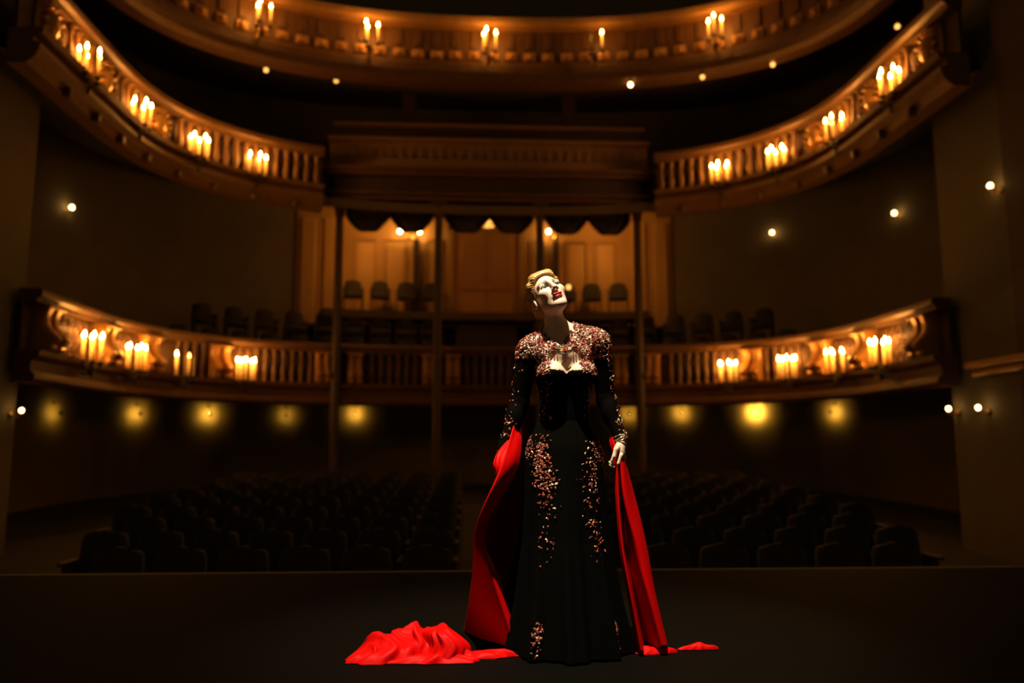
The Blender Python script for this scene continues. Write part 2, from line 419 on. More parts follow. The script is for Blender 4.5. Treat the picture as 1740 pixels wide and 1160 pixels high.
# scalloped valances
def valance(x0, x1, label):
    t = tag(empty('valance', ((x0 + x1) / 2, 18.8, 6.7)), label, 'curtain', 'scalloped valances between the lodge columns')
    wdt = x1 - x0; nu, nv = 64, 12; P = np.zeros((nv, nu, 3))
    for i in range(nu):
        u = i / (nu - 1); ph = (u * 2) % 1.0 if i < nu - 1 else 1.0
        low = 6.02 - 0.0 + 0.40 * (abs(2 * ph - 1) ** 2.6)       # hem height, peaks between the scallops
        for j in range(nv):
            v = j / (nv - 1); z = 6.74 + (low - 6.74) * v
            P[j, i] = (-wdt / 2 + wdt * u, 0.05 * math.sin(v * 9 + 3 * math.cos(2 * PI * ph)) * v - 0.10 * v * math.sin(PI * ph), z - 6.7)
    mb = MB(); mb.grid(P); Q = P[::-1].copy(); Q[:, :, 1] += 0.02; mb.grid(Q)
    mb.build('cloth', 'drape_dark', t, True)
    mb = MB(); mb.tube([P[-1, i] for i in range(0, nu, 2)], 0.016, 5); mb.build('fringe', 'drape_dark', t)
for a, b, l in ((-3.46, -1.35, 'dark scalloped valance over the left bay of the lodge'), (-1.11, 1.08, 'dark scalloped valance over the lodge door'), (1.32, 3.45, 'dark scalloped valance over the right bay of the lodge')):
    valance(a, b, l)

# ------------------------------------------------------------------ lodge: panelled wall, door, lamps
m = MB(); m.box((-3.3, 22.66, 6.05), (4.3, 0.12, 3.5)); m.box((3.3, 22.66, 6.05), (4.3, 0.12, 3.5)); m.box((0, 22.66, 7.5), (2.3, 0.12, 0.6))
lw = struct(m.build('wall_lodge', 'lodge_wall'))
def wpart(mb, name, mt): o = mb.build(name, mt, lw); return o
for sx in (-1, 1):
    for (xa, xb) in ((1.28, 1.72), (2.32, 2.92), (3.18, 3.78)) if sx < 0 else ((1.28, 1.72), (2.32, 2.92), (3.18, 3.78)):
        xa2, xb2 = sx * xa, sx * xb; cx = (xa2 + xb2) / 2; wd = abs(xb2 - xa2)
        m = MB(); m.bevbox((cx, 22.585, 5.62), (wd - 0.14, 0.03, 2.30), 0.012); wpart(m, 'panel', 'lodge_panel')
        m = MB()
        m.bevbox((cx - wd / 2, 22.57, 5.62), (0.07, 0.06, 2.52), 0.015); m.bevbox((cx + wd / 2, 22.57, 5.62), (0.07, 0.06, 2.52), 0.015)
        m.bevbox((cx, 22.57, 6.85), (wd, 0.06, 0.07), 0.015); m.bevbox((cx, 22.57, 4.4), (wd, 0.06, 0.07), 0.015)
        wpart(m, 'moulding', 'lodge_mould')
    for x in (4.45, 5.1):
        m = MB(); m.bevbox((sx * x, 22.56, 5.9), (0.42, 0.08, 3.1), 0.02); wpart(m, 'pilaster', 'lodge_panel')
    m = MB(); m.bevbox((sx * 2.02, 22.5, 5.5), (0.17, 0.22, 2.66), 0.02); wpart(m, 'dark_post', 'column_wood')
# double door
dr = empty('door_1', (0, 22.6, 4.3)); struct(dr, 'panelled double door at the back of the lodge, above the aisle', 'door')
for sx in (-1, 1):
    m = MB(); m.bevbox((sx * 0.47, 22.64, 5.72), (0.92, 0.07, 2.80), 0.012); leaf = child(m.build('door_leaf', 'door_wood'), dr)
    leaf.matrix_parent_inverse = Matrix.Translation(dr.location).inverted()
    for zc, hh in ((4.85, 0.8), (6.15, 1.5)):
        m = MB(); m.bevbox((sx * 0.47, 22.60, zc), (0.56, 0.035, hh), 0.015); m.build('panel', 'door_wood', leaf)
    m = MB(); m.lathe([(0.015, 0), (0.015, 0.05), (0.04, 0.06), (0.04, 0.09), (0.015, 0.11)], 10, M=Matrix.Translation((sx * 0.09, 22.60, 5.45)) @ Matrix.Rotation(PI / 2, 4, 'X')); m.build('knob', 'brass', leaf)
m = MB()
for sx in (-1, 1): m.bevbox((sx * 1.05, 22.62, 5.8), (0.22, 0.14, 3.0), 0.025)
m.bevbox((0, 22.62, 7.2), (2.3, 0.14, 0.16), 0.025)
child(m.build('door_frame', 'lodge_mould'), dr)

BULB = MB().lathe([(0.008, -0.045), (0.03, -0.03), (0.042, 0), (0.03, 0.03), (0.008, 0.045)], 10).mesh('bulb', 'bulb', True)
def bulbmesh(mt, r=0.042, k=1.0): return MB().lathe([(0.2 * r, -1.0 * r), (0.72 * r, -0.7 * r), (r, 0), (0.72 * r, 0.7 * r), (0.2 * r, 1.0 * r)], 10).mesh('bulb', mt, True)
BL = bulbmesh('bulb_lodge', 0.055)
def twin_sconce(x, z, label, xs=(-0.28, 0.28)):
    t = tag(empty('wall_sconce', (x, 22.38, z)), label, 'lamp', 'lamps on the dark posts of the lodge')
    mb = MB(); mb.lathe([(0.07, -0.02), (0.09, 0), (0.05, 0.03)], 12, M=Matrix.Rotation(PI / 2, 4, 'X')); mb.build('back_plate', 'brass', t)
    for dx in xs:
        mb = MB(); mb.tube([(0, -0.02, 0), (dx * 0.5, -0.1, -0.09), (dx * 0.9, -0.12, -0.05), (dx, -0.12, 0.05)], 0.014, 6); mb.lathe([(0.02, 0.05), (0.05, 0.07), (0.05, 0.085)], 10, c=(dx, -0.12, 0)); mb.build('arm', 'brass', t)
        obj('bulb', BL, t, (dx, -0.12, 0.15))
twin_sconce(-2.20, 6.86, 'two-armed brass lamp on the left dark post of the lodge')
twin_sconce(2.02, 6.92, 'brass lamp on the right dark post of the lodge', (-0.24,))
# chandeliers: one seen under the middle valance, two unseen ones added behind the side valances to light the wall
def chandelier(x, y, z, label, glass='fill_amber'):
    t = tag(empty('chandelier', (x, y, z)), label, 'chandelier', 'chandeliers of the lodge')
    mb = MB(); mb.lathe([(0.05, 0.52), (0.04, 0.49), (0.012, 0.47), (0.012, 0.22), (0.03, 0.2), (0.02, 0.06), (0.06, 0.03), (0.02, 0.0)], 12); mb.build('stem', 'brass', t, True)
    mb = MB(); mb.lathe([(0.03, 0.20), (0.08, 0.10), (0.16, 0.02), (0.25, -0.03), (0.28, -0.05), (0.24, -0.065), (0.08, -0.02)], 18); mb.build('glass_bowl', glass, t, True)
    bm_ = bulbmesh('bulb_dim', 0.03)
    for k in range(6):
        a = 2 * PI * k / 6
        mb = MB(); mb.tube([(0, 0, 0.03), (0.2 * math.cos(a), 0.2 * math.sin(a), -0.10), (0.32 * math.cos(a), 0.32 * math.sin(a), -0.04)], 0.012, 6); mb.build('arm', 'brass', t)
        obj('bulb', bm_, t, (0.32 * math.cos(a), 0.32 * math.sin(a), 0.01))
chandelier(0.0, 21.3, 7.02, 'small glowing chandelier hanging above the lodge door', 'shade_dim')
chandelier(-3.26, 21.3, 7.12, 'added unseen light behind the left valance of the lodge, chandelier-shaped')
chandelier(3.37, 21.3, 7.12, 'added unseen light behind the right valance of the lodge, chandelier-shaped')
# little lamp on a stand at the right bay
t = tag(empty('table_lamp', (2.30, 21.9, 4.42)), 'small orange lamp glowing beside the woman\'s head at the seat backs', 'lamp')
MB().lathe([(0.10, 0), (0.09, 0.03), (0.02, 0.05), (0.018, 0.86), (0.03, 0.88)], 12).build('stand', 'iron', t)
obj('bulb', bulbmesh('bulb_dim', 0.07), t, (0, 0, 0.95))

# ------------------------------------------------------------------ candle brackets
def sleeve(mt):                  # hollow translucent sleeve, open at the top
    mb = MB(); P = np.array([[(r * math.cos(2 * PI * k / 12), r * math.sin(2 * PI * k / 12), z) for k in range(12)] for r, z in ((0.006, 0.0), (0.021, 0.002), (0.020, 0.03), (0.018, 0.22), (0.017, 0.41))])
    mb.grid(P, closed_u=True); return mb.mesh('candle', mt, True)
SLEEVE, SLEEVE_U = sleeve('candle_sleeve'), sleeve('candle_unlit')
def flame(mt, core):              # teardrop flame, plus an added glowing rod that lights the sleeve from inside
    mb = MB(); mb.lathe([(0.007, 0.0), (0.020, 0.022), (0.023, 0.042), (0.014, 0.075), (0.002, 0.108)], 8)
    mb.lathe([(0.0005, -0.30), (0.0020, -0.18), (0.0045, -0.08), (0.007, 0.0)], 6, mi=1)
    return mb.mesh('flame', [mt, core], True)
FLAME, FLAME_D = flame('flame', 'sleeve_glow'), flame('flame_dim', 'flame_dim')
PAN = MB().lathe([(0.012, -0.05), (0.02, -0.03), (0.05, -0.012), (0.055, 0), (0.03, 0.004)], 12).mesh('drip_pan', 'iron', True)
ORD = ['first', 'second', 'third', 'fourth', 'fifth']
def candelabrum(P, s, zf, off, label, group, n=5, lit=None, rad=0.19, arm=0.25):
    x, y, nx, ny, tx, ty = P.frame(s)
    zc = zf - 0.41 - 0.045
    t = empty('candle_bracket', (x + nx * (off + arm), y + ny * (off + arm), zc)); tag(t, label, 'candle bracket', group)
    # local frame: -Y inward
    t.rotation_euler = (0, 0, math.atan2(ty, tx))
    mb = MB(); mb.lathe([(0.02, 0.06), (0.05, 0.045), (0.085, 0.02), (0.10, 0.0)], 14, M=Matrix.Translation((0, arm - 0.01, -0.12)) @ Matrix.Rotation(PI / 2, 4, 'X')); mb.build('wall_plate', 'brass', t, True)
    mb = MB(); mb.tube([(0, arm - 0.03, -0.12), (0, arm * 0.6, -0.2), (0, 0.05, -0.2), (0, 0, -0.10)], 0.02, 8)
    mb.lathe([(0.01, -0.27), (0.035, -0.22), (0.045, -0.17), (0.02, -0.12), (0.03, -0.06), (0.015, 0.0)], 12); mb.build('bracket_arm', 'iron', t, True)
    for k in range(n):
        a = 2 * PI * k / n + 0.35 + (s * 1.7)
        if n == 1: px = py = 0
        else: px, py = rad * math.cos(a), rad * 0.8 * math.sin(a)
        mb = MB(); mb.tube([(0, 0, -0.09), (px * 0.5, py * 0.5, -0.15), (px * 0.95, py * 0.95, -0.11), (px, py, -0.045)], 0.011, 6); mb.build('branch', 'iron', t, True)
        obj('drip_pan', PAN, t, (px, py, 0))
        st = 1 if lit is None else lit[k]
        c = obj('candle', SLEEVE if st else SLEEVE_U, t, (px, py, 0)); dz = random.uniform(-0.01, 0.01)
        if st: obj('flame', FLAME if st == 1 else FLAME_D, c, (0, 0, 0.402))
    return t
for sg, sd_ in ((-1, 'left'), (1, 'right')):
    for i, s in enumerate((10.8, 8.83, 7.0, 5.55)):
        candelabrum(MID, sg * s, 7.22, 0.0, 'candle bracket on the %s wing of the middle balcony, %s from the box' % (sd_, ORD[3 - i]), 'candle brackets of the middle balcony')
    for i, s in enumerate((10.3, 8.72, 7.3, 5.78)):
        lit = [2, 0, 1, 0, 0] if (sg < 0 and i == 2) else None
        lb = 'candle bracket on the %s of the lowest balcony, %s from its outer end' % (sd_, ORD[i])
        if lit: lb = 'candle bracket with one bright flame on the left of the lowest balcony'
        candelabrum(LOW, sg * s, 2.80, 0.0, lb, 'candle brackets of the lowest balcony', n=5 if i else 6, lit=lit)
for s, n, lit, lb in ((-5.15, 3, None, 'three-candle bracket at the far left of the uppermost balcony'), (-2.75, 3, None, 'candle bracket on the uppermost balcony, left of its centre'),
                 (-0.1, 3, None, 'candle bracket at the centre of the uppermost balcony'), (2.3, 3, [0, 1, 0], 'candle bracket with one flame, right of centre on the uppermost balcony'),
                 (5.05, 3, None, 'three-candle bracket at the far right of the uppermost balcony')):
    candelabrum(TOP, s, 10.0, 0.05, lb, 'candle brackets of the uppermost balcony', n=n, lit=lit, rad=0.16, arm=0.42)

# ------------------------------------------------------------------ small bulbs
def soffit_bulb(x, y, z, label, mt):
    t = tag(empty('ceiling_bulb', (x, y, z)), label, 'lamp', 'small bulbs under the uppermost balcony')
    MB().lathe([(0.07, 0.50), (0.07, 0.1), (0.05, 0.07), (0.03, 0.05)], 12).build('housing', 'iron', t, True)
    obj('bulb', bulbmesh(mt, 0.05), t)
for i, (x, y, mt, lb) in enumerate(((-4.97, 16.79, 'bulb_dim', 'outer faint bulb under the uppermost balcony on the left'), (-3.52, 17.22, 'bulb_dim', 'inner faint bulb under the uppermost balcony on the left'),
        (3.08, 16.73, 'bulb', 'bright small bulb under the uppermost balcony, right of centre'), (4.58, 16.28, 'bulb_dim', 'second bulb from the centre under the right half of the uppermost balcony'),
        (5.90, 15.63, 'bulb_dim', 'third bulb from the centre under the right half of the uppermost balcony'), (7.88, 14.27, 'bulb_dim', 'outermost bulb under the right end of the uppermost balcony'))):
    soffit_bulb(x, y, 8.94 if 0 < x < 6 else 9.1, lb, mt)
def wall_bulb(x, y, z, ang, label, mt, r=0.05):        # ang = facing direction of the wall normal
    t = tag(empty('wall_lamp', (x, y, z), ang), label, 'lamp', 'small wall bulbs')
    mb = MB(); mb.lathe([(0.05, 0), (0.06, 0.02), (0.03, 0.04)], 12, M=Matrix.Rotation(PI / 2, 4, 'X')); mb.build('back_plate', 'brass', t)
    mb = MB(); mb.tube([(0, -0.03, 0), (0, -0.12, -0.05), (0, -0.16, -0.01)], 0.012, 6); mb.lathe([(0.015, -0.02), (0.04, 0.0), (0.04, 0.02)], 10, c=(0, -0.16, 0)); mb.build('arm', 'brass', t)
    obj('bulb', bulbmesh(mt, r), t, (0, -0.16, 0.02 + r))
def wall_frame(x, y):
    best = min(np.linspace(-WALL.L, WALL.L, 900), key=lambda q: (WALL.p(q)[0] - x) ** 2 + (WALL.p(q)[1] - y) ** 2)
    fx, fy, nx, ny, tx, ty = WALL.frame(best); return fx, fy, math.atan2(ty, tx)
for x, y, z, lb in ((-9.78, 18.29, 6.35, 'small bulb on the dark wall under the left wing of the middle balcony'), 
                    (9.83, 18.03, 6.45, 'outer one of the two bulbs under the right wing of the middle balcony'), (8.1, 21.48, 6.87, 'small bulb nearest the lodge under the right wing of the middle balcony')):
    fx, fy, a = wall_frame(x, y); wall_bulb(fx, fy, z - 0.06, a, lb, 'bulb', 0.055)
wall_bulb(-7.39, 12.45, 1.40, -PI / 2 + PI, 'tiny bulb at the far left below the lowest balcony', 'bulb', 0.035)
wall_bulb(7.39, 11.02, 4.69, -PI / 2, 'small bulb high on the right side wall at the frame edge', 'bulb', 0.042)
wall_bulb(7.39, 12.45, 1.46, -PI / 2, 'bulb on the right side wall, nearer the lowest balcony', 'bulb', 0.038)
wall_bulb(7.39, 11.70, 1.44, -PI / 2, 'bulb on the right side wall, nearer the frame edge', 'bulb', 0.038)

# sconces washing the wall of the stalls
def wall_wash(x, y, z, power, label):
    fx, fy, a = wall_frame(x, y)
    t = tag(empty('wash_sconce', (fx, fy, z), a), label, 'lamp', 'lamps glowing on the wall under the lowest balcony')
    mb = MB(); mb.lathe([(0.04, 0), (0.045, 0.02), (0.02, 0.03)], 12, c=(0, 0, 0), M=Matrix.Translation((0, 0, 0.30)) @ Matrix.Rotation(PI / 2, 4, 'X')); mb.tube([(0, -0.02, 0.30), (0, -0.16, 0.30), (0, -0.25, 0.22), (0, -0.27, 0.10)], 0.010, 6); mb.build('arm', 'iron', t)
    nm = 'wash_bulb_%d' % int(power * 100)
    if nm not in MATS: mat(nm, (1, 0.7, 0.3), emit=(1.0, 0.60, 0.11), estr=power * 30)
    RX = Matrix.Rotation(PI / 2, 4, 'X')
    obj('bulb', bulbmesh(nm, 0.022), t, (0, -0.22, 0.06))
    P = np.array([[tuple(Matrix.Translation((0, -0.22, 0.06)) @ RX @ Vector((r * math.cos(2 * PI * k / 14), r * math.sin(2 * PI * k / 14), h_))) for k in range(14)] for r, h_ in ((0.002, 0.05), (0.03, 0.045), (0.045, 0.02), (0.050, -0.026))])
    mb = MB(); mb.grid(P, closed_u=True); mb.build('cup_shade', 'iron', t, True)  # cup added to confine the bulb's glow to a small wall pool
for x, y, z, p, lb in ((-9.77, 18.35, 1.60, 7, 'faint amber lamp at the far left under the lowest balcony'), (-8.87, 20.63, 1.68, 14, 'amber lamp under the lowest balcony, second from the left'),
        (-7.47, 21.92, 1.72, 20, 'amber lamp under the lowest balcony, third from the left'), (-5.59, 22.65, 1.72, 6, 'dim amber lamp under the lowest balcony, fourth from the left'),
        (-3.68, 22.92, 1.78, 18, 'amber lamp under the lowest balcony, left of the lodge columns'), (4.12, 22.88, 1.80, 9, 'dim amber lamp under the lowest balcony beside the woman\'s arm'),
        (5.62, 22.64, 1.82, 16, 'amber lamp under the lowest balcony, right of the woman'), (7.53, 21.89, 1.82, 90, 'brightest amber lamp under the lowest balcony on the right'),
        (9.07, 20.32, 1.75, 20, 'amber lamp under the lowest balcony, farthest right on the curved wall')):
    wall_wash(x, y, z, p, lb)
# ledge of the side box at the right edge of the frame
t = tag(empty('box_ledge', (7.39, 11.2, 2.1)), 'gilt ledge of a side box at the right edge', 'ledge')
mb = MB(); mb.bevbox((-0.10, 0, 0.05), (0.20, 1.5, 0.10), 0.02); mb.build('ledge_top', 'gilt', t)
mb = MB(); mb.bevbox((-0.05, 0.1, -0.06), (0.10, 1.2, 0.10), 0.02); mb.build('ledge_moulding', 'gilt', t)

# ------------------------------------------------------------------ seats
def seat_proto(name):
    t = empty(name)
    MB().bevbox((0, 0.02, 0.43), (0.46, 0.44, 0.11), 0.035).build('cushion', 'velvet_dark', t)
    P = []
    for j in range(8):
        v = j / 7; z = 0.46 + 0.46 * v; hw = 0.235 * (1 - 0.12 * max(0, v - 0.75) / 0.25); zz = z
        P.append([(x, 0.24 + 0.06 * v + y, zz) for x, y in ((-hw, -0.02), (-hw * 0.6, -0.06), (0, -0.065), (hw * 0.6, -0.06), (hw, -0.02), (hw, 0.05), (0, 0.06), (-hw, 0.05))])
    P = np.array(P); P[-1, :, 2] += np.array([-0.03, 0, 0.02, 0, -0.03, -0.03, 0.02, -0.03])
    mb = MB(); mb.grid(P, closed_u=True); mb.add(P[-1], [tuple(range(8))]); mb.add(P[0], [tuple(range(7, -1, -1))]); mb.build('backrest', 'velvet_dark', t, True)
    for sx in (-1, 1):
        MB().bevbox((sx * 0.255, 0.05, 0.63), (0.055, 0.40, 0.04), 0.012).build('armrest', 'seat_wood', t)
        MB().bevbox((sx * 0.255, 0.10, 0.305), (0.04, 0.30, 0.61), 0.01).build('leg', 'seat_wood', t)
    return t
first = [seat_proto('theatre_seat'), True]
def place_seat(x, y, z, rz, label, group):
    if first[1]: t = first[0]; first[1] = False
    else: t = copy_tree(first[0])
    t.location = (x, y, z); t.rotation_euler = (0, 0, rz); tag(t, label, 'seat', group)
ORD9 = ORD + ['sixth', 'seventh', 'eighth', 'ninth', 'tenth', 'eleventh', 'twelfth', 'thirteenth', 'fourteenth']
for r in range(9):
    y0 = 7.6 + r * 1.05; hw = min(5.6, 4.3 + r * 0.25); nseat = int(hw / 0.56)
    for sd_, sg in (('left', -1), ('right', 1)):
        for k in range(1, nseat):
            x = sg * (k + 0.5) * 0.58
            place_seat(x, y0, rake(y0), 0, '%s seat %s of the aisle in the %s stalls row from the stage' % (ORD9[k - 1], sd_, ORD9[r]), 'dark velvet seats of the stalls')
# raked seat tiers of the lowest balcony
tiers = [(0.95, 2.42, 'front'), (1.75, 2.85, 'second'), (2.45, 3.55, 'third'), (2.88, 4.60, 'rear')]
for k, (o, zf, nm) in enumerate(tiers):
    hs = (7.4, 6.8, 6.0, 3.7)[k]
    m = MB(); LOW.sweep(m, [(-o + 0.35, zf - 0.2), (-o - 0.62, zf - 0.2), (-o - 0.62, zf), (-o + 0.35, zf)], -hs, hs, 0.3)
    child(m.build('seat_step', 'plaster_dark'), bal_low)
    aisle = (0.9, 0.9, 0.95, 1.3)[k]
    cnt_ = {-1: 0, 1: 0}; sl = [0.25 + 0.565 * i for i in range(8)] + [0.25 + 0.565 * 7 + 0.52 * i for i in range(1, 8)]
    for q in [sg * v for sg in (-1, 1) for v in sl if v < hs - 0.2]:
        x, y, nx, ny, tx, ty = LOW.frame(q); x -= nx * o; y -= ny * o; sg = -1 if q < 0 else 1
        if abs(x) > aisle + 0.25 and y < 22.15:
            place_seat(x, y, zf, math.atan2(ty, tx), '%s seat %s of the aisle in the %s row of the lowest balcony' % (ORD9[cnt_[sg]], 'left' if sg < 0 else 'right', nm), 'dark velvet seats of the lowest balcony'); cnt_[sg] += 1
# aisle steps up to the door
for i in range(8):
    m = MB(); y = 20.0 + i * 0.33; z = 2.7 + i * 0.21; m.box((0, y, z), (1.7, 0.34, 0.22)); child(m.build('aisle_step', 'column_wood'), bal_low)
m = MB(); m.box((0, 22.4, 4.28), (11.0, 0.44, 0.1)); child(m.build('landing', 'column_wood'), bal_low)
# ------------------------------------------------------------------ the woman: one continuous body from a distance field
mat('skin', (0.74, 0.52, 0.38), 0.42, var=0.05, scale=40, spec=0.35)
mat('lips', (0.42, 0.02, 0.025), 0.35)
mat('brow', (0.10, 0.045, 0.02), 0.8)
mat('lash', (0.015, 0.01, 0.008), 0.7)
mat('eye_white', (0.72, 0.68, 0.62), 0.15)
mat('iris', (0.03, 0.03, 0.025), 0.1)
mat('hair_blond', (0.50, 0.27, 0.075), 0.38, var=0.35, scale=60, bump=0.3)
mat('dress_black', (0.0014, 0.0011, 0.0007), 0.85, var=0.3, scale=30, spec=0.03)
mat('dress_sheer', (0.0018, 0.0012, 0.0008), 0.85, var=0.3, scale=60, spec=0.03)
mat('lace_burgundy', (0.27, 0.045, 0.03), 0.45, var=0.4, scale=90)
mat('lace_copper', (0.50, 0.17, 0.06), 0.3, metal=0.5)
mat('lace_cream', (0.80, 0.62, 0.45), 0.4)
mat('lace_black', (0.012, 0.009, 0.008), 0.4)
mat('gold', (0.75, 0.50, 0.22), 0.22, metal=0.9)
mat('silver', (0.85, 0.78, 0.68), 0.2, metal=0.9)
mat('ruby', (0.25, 0.008, 0.012), 0.12)
mat('satin_red', (0.50, 0.0018, 0.0016), 0.5, var=0.06, scale=12, spec=0.05)

WX, WY = -0.03, 3.70
def ax(*segs):
    out = []
    for a, b, h in segs: out.append(np.arange(a, b - 1e-9, h))
    return np.concatenate(out + [np.array([segs[-1][1]])]).astype(np.float32)
class Field:
    def __init__(s, X, Y, Z):
        s.X, s.Y, s.Z = X, Y, Z; s.f = np.full((len(X), len(Y), len(Z)), 0.5, np.float32)
    def apply(s, fn, lo, hi, k, op='u'):
        sl = []
        for A, a, b in zip((s.X, s.Y, s.Z), lo, hi):
            i0 = max(0, np.searchsorted(A, a) - 1); i1 = min(len(A), np.searchsorted(A, b) + 1); sl.append(slice(i0, i1))
        if any(q.stop <= q.start for q in sl): return
        P = (s.X[sl[0]][:, None, None], s.Y[sl[1]][None, :, None], s.Z[sl[2]][None, None, :])
        d = fn(*P).astype(np.float32); f = s.f[tuple(sl)]
        if op == 'u':
            h = np.clip(0.5 + 0.5 * (d - f) / k, 0, 1); s.f[tuple(sl)] = d * (1 - h) + f * h - k * h * (1 - h)
        else:
            h = np.clip(0.5 - 0.5 * (f + d) / k, 0, 1); s.f[tuple(sl)] = f * (1 - h) - d * h + k * h * (1 - h)
    def cone(s, a, b, r1, r2, k=0.015, op='u', T=None):
        a, b = np.array(a, float), np.array(b, float)
        if T is not None: a, b = T(a), T(b)
        ba = b - a; bb = max(ba @ ba, 1e-9); m_ = max(r1, r2) + 2.2 * k + 0.012
        def fn(x, y, z):
            px, py, pz = x - a[0], y - a[1], z - a[2]
            h = np.clip((px * ba[0] + py * ba[1] + pz * ba[2]) / bb, 0, 1)
            return np.sqrt((px - ba[0] * h) ** 2 + (py - ba[1] * h) ** 2 + (pz - ba[2] * h) ** 2) - (r1 + (r2 - r1) * h)
        s.apply(fn, np.minimum(a, b) - m_, np.maximum(a, b) + m_, k, op)
    def ell(s, c, r, k=0.02, op='u', R=None, T=None):
        c = np.array(c, float); c = T(c) if T is not None else c; r = np.array(r, float); m_ = max(r) + 2.2 * k + 0.012
        def fn(x, y, z):
            px, py, pz = x - c[0], y - c[1], z - c[2]
            if R is not None:
                px, py, pz = R[0, 0] * px + R[1, 0] * py + R[2, 0] * pz, R[0, 1] * px + R[1, 1] * py + R[2, 1] * pz, R[0, 2] * px + R[1, 2] * py + R[2, 2] * pz
            k0 = np.sqrt((px / r[0]) ** 2 + (py / r[1]) ** 2 + (pz / r[2]) ** 2)
            k1 = np.sqrt((px / r[0] ** 2) ** 2 + (py / r[1] ** 2) ** 2 + (pz / r[2] ** 2) ** 2) + 1e-6
            return k0 * (k0 - 1) / k1
        s.apply(fn, c - m_, c + m_, k, op)
    def surface(s):                              # surface nets
        f = s.f; nx, ny, nz = f.shape; neg = f < 0
        c = np.zeros((nx - 1, ny - 1, nz - 1), np.uint8)
        for i in (0, 1):
            for j in (0, 1):
                for k in (0, 1): c += neg[i:nx - 1 + i, j:ny - 1 + j, k:nz - 1 + k]
        act = (c > 0) & (c < 8); I, J, K = np.nonzero(act); n = len(I)
        idx = np.full(act.shape, -1, np.int64); idx[I, J, K] = np.arange(n)
        acc = np.zeros((n, 3)); cnt = np.zeros(n)
        A = (s.X.astype(float), s.Y.astype(float), s.Z.astype(float))
        corners = [(i, j, k) for i in (0, 1) for j in (0, 1) for k in (0, 1)]
        for p in corners:
            for d in range(3):
                if p[d]: continue
                q = list(p); q[d] = 1
                f0 = f[I + p[0], J + p[1], K + p[2]].astype(float); f1 = f[I + q[0], J + q[1], K + q[2]].astype(float)
                mk = (f0 < 0) != (f1 < 0); t = np.where(mk, f0 / np.where(mk, f0 - f1, 1), 0)
                P0 = np.stack([A[0][I + p[0]], A[1][J + p[1]], A[2][K + p[2]]], 1); P1 = np.stack([A[0][I + q[0]], A[1][J + q[1]], A[2][K + q[2]]], 1)
                acc += np.where(mk[:, None], P0 + (P1 - P0) * t[:, None], 0); cnt += mk
        V = acc / cnt[:, None]; F = []
        # x edges
        a = neg[:-1, 1:-1, 1:-1]; b = neg[1:, 1:-1, 1:-1]; i, j, k = np.nonzero(a != b); j += 1; k += 1; fl = neg[i, j, k]
        Q = np.stack([idx[i, j - 1, k - 1], idx[i, j, k - 1], idx[i, j, k], idx[i, j - 1, k]], 1); F.append(np.where(fl[:, None], Q, Q[:, ::-1]))
        a = neg[1:-1, :-1, 1:-1]; b = neg[1:-1, 1:, 1:-1]; i, j, k = np.nonzero(a != b); i += 1; k += 1; fl = neg[i, j, k]
        Q = np.stack([idx[i - 1, j, k - 1], idx[i - 1, j, k], idx[i, j, k], idx[i, j, k - 1]], 1); F.append(np.where(fl[:, None], Q, Q[:, ::-1]))
        a = neg[1:-1, 1:-1, :-1]; b = neg[1:-1, 1:-1, 1:]; i, j, k = np.nonzero(a != b); i += 1; j += 1; fl = neg[i, j, k]
        Q = np.stack([idx[i - 1, j - 1, k], idx[i, j - 1, k], idx[i, j, k], idx[i - 1, j, k]], 1); F.append(np.where(fl[:, None], Q, Q[:, ::-1]))
        return V, np.concatenate(F)
def np_mesh(name, V, F, mats, mi=None, smooth=True):
    me = bpy.data.meshes.new(name); n = len(F); k = F.shape[1]
    me.vertices.add(len(V)); me.vertices.foreach_set('co', np.asarray(V, np.float32).ravel())
    me.loops.add(n * k); me.loops.foreach_set('vertex_index', F.astype(np.int32).ravel())
    me.polygons.add(n); me.polygons.foreach_set('loop_start', np.arange(0, n * k, k, dtype=np.int32))
    for q in mats: me.materials.append(MATS[q])
    if mi is not None: me.polygons.foreach_set('material_index', np.asarray(mi, np.int32))
    me.polygons.foreach_set('use_smooth', np.full(n, smooth)); me.update(calc_edges=True); me.validate(); return me
def normals(V, F):
    a = V[F[:, 2]] - V[F[:, 0]]; b = V[F[:, 3]] - V[F[:, 1]]; fn = np.cross(a, b)
    N = np.zeros_like(V)
    for c in range(4): np.add.at(N, F[:, c], fn)
    return N / (np.linalg.norm(N, axis=1)[:, None] + 1e-12), fn
def rotm(axis, deg):
    a = math.radians(deg); c, s_ = math.cos(a), math.sin(a)
    return np.array({'x': [[1, 0, 0], [0, c, -s_], [0, s_, c]], 'y': [[c, 0, s_], [0, 1, 0], [-s_, 0, c]], 'z': [[c, -s_, 0], [s_, c, 0], [0, 0, 1]]}[axis])
HR = rotm('y', -20) @ rotm('z', 14) @ rotm('x', -23)
HC = np.array([-0.078, -0.012, 1.606])
HT = lambda p: HR @ p + HC
person = tag(empty('person', (WX, WY, 0)), 'woman in dark lace gown gazing upward, clutching red satin', 'person')

B = Field(ax((-0.40, -0.20, 0.004), (-0.20, 0.05, 0.0024), (0.05, 0.36, 0.004)),
          ax((-0.20, -0.16, 0.005), (-0.16, 0.12, 0.0026), (0.12, 0.20, 0.006)),
          ax((0.0, 0.70, 0.014), (0.70, 1.46, 0.004), (1.46, 1.76, 0.0024)))
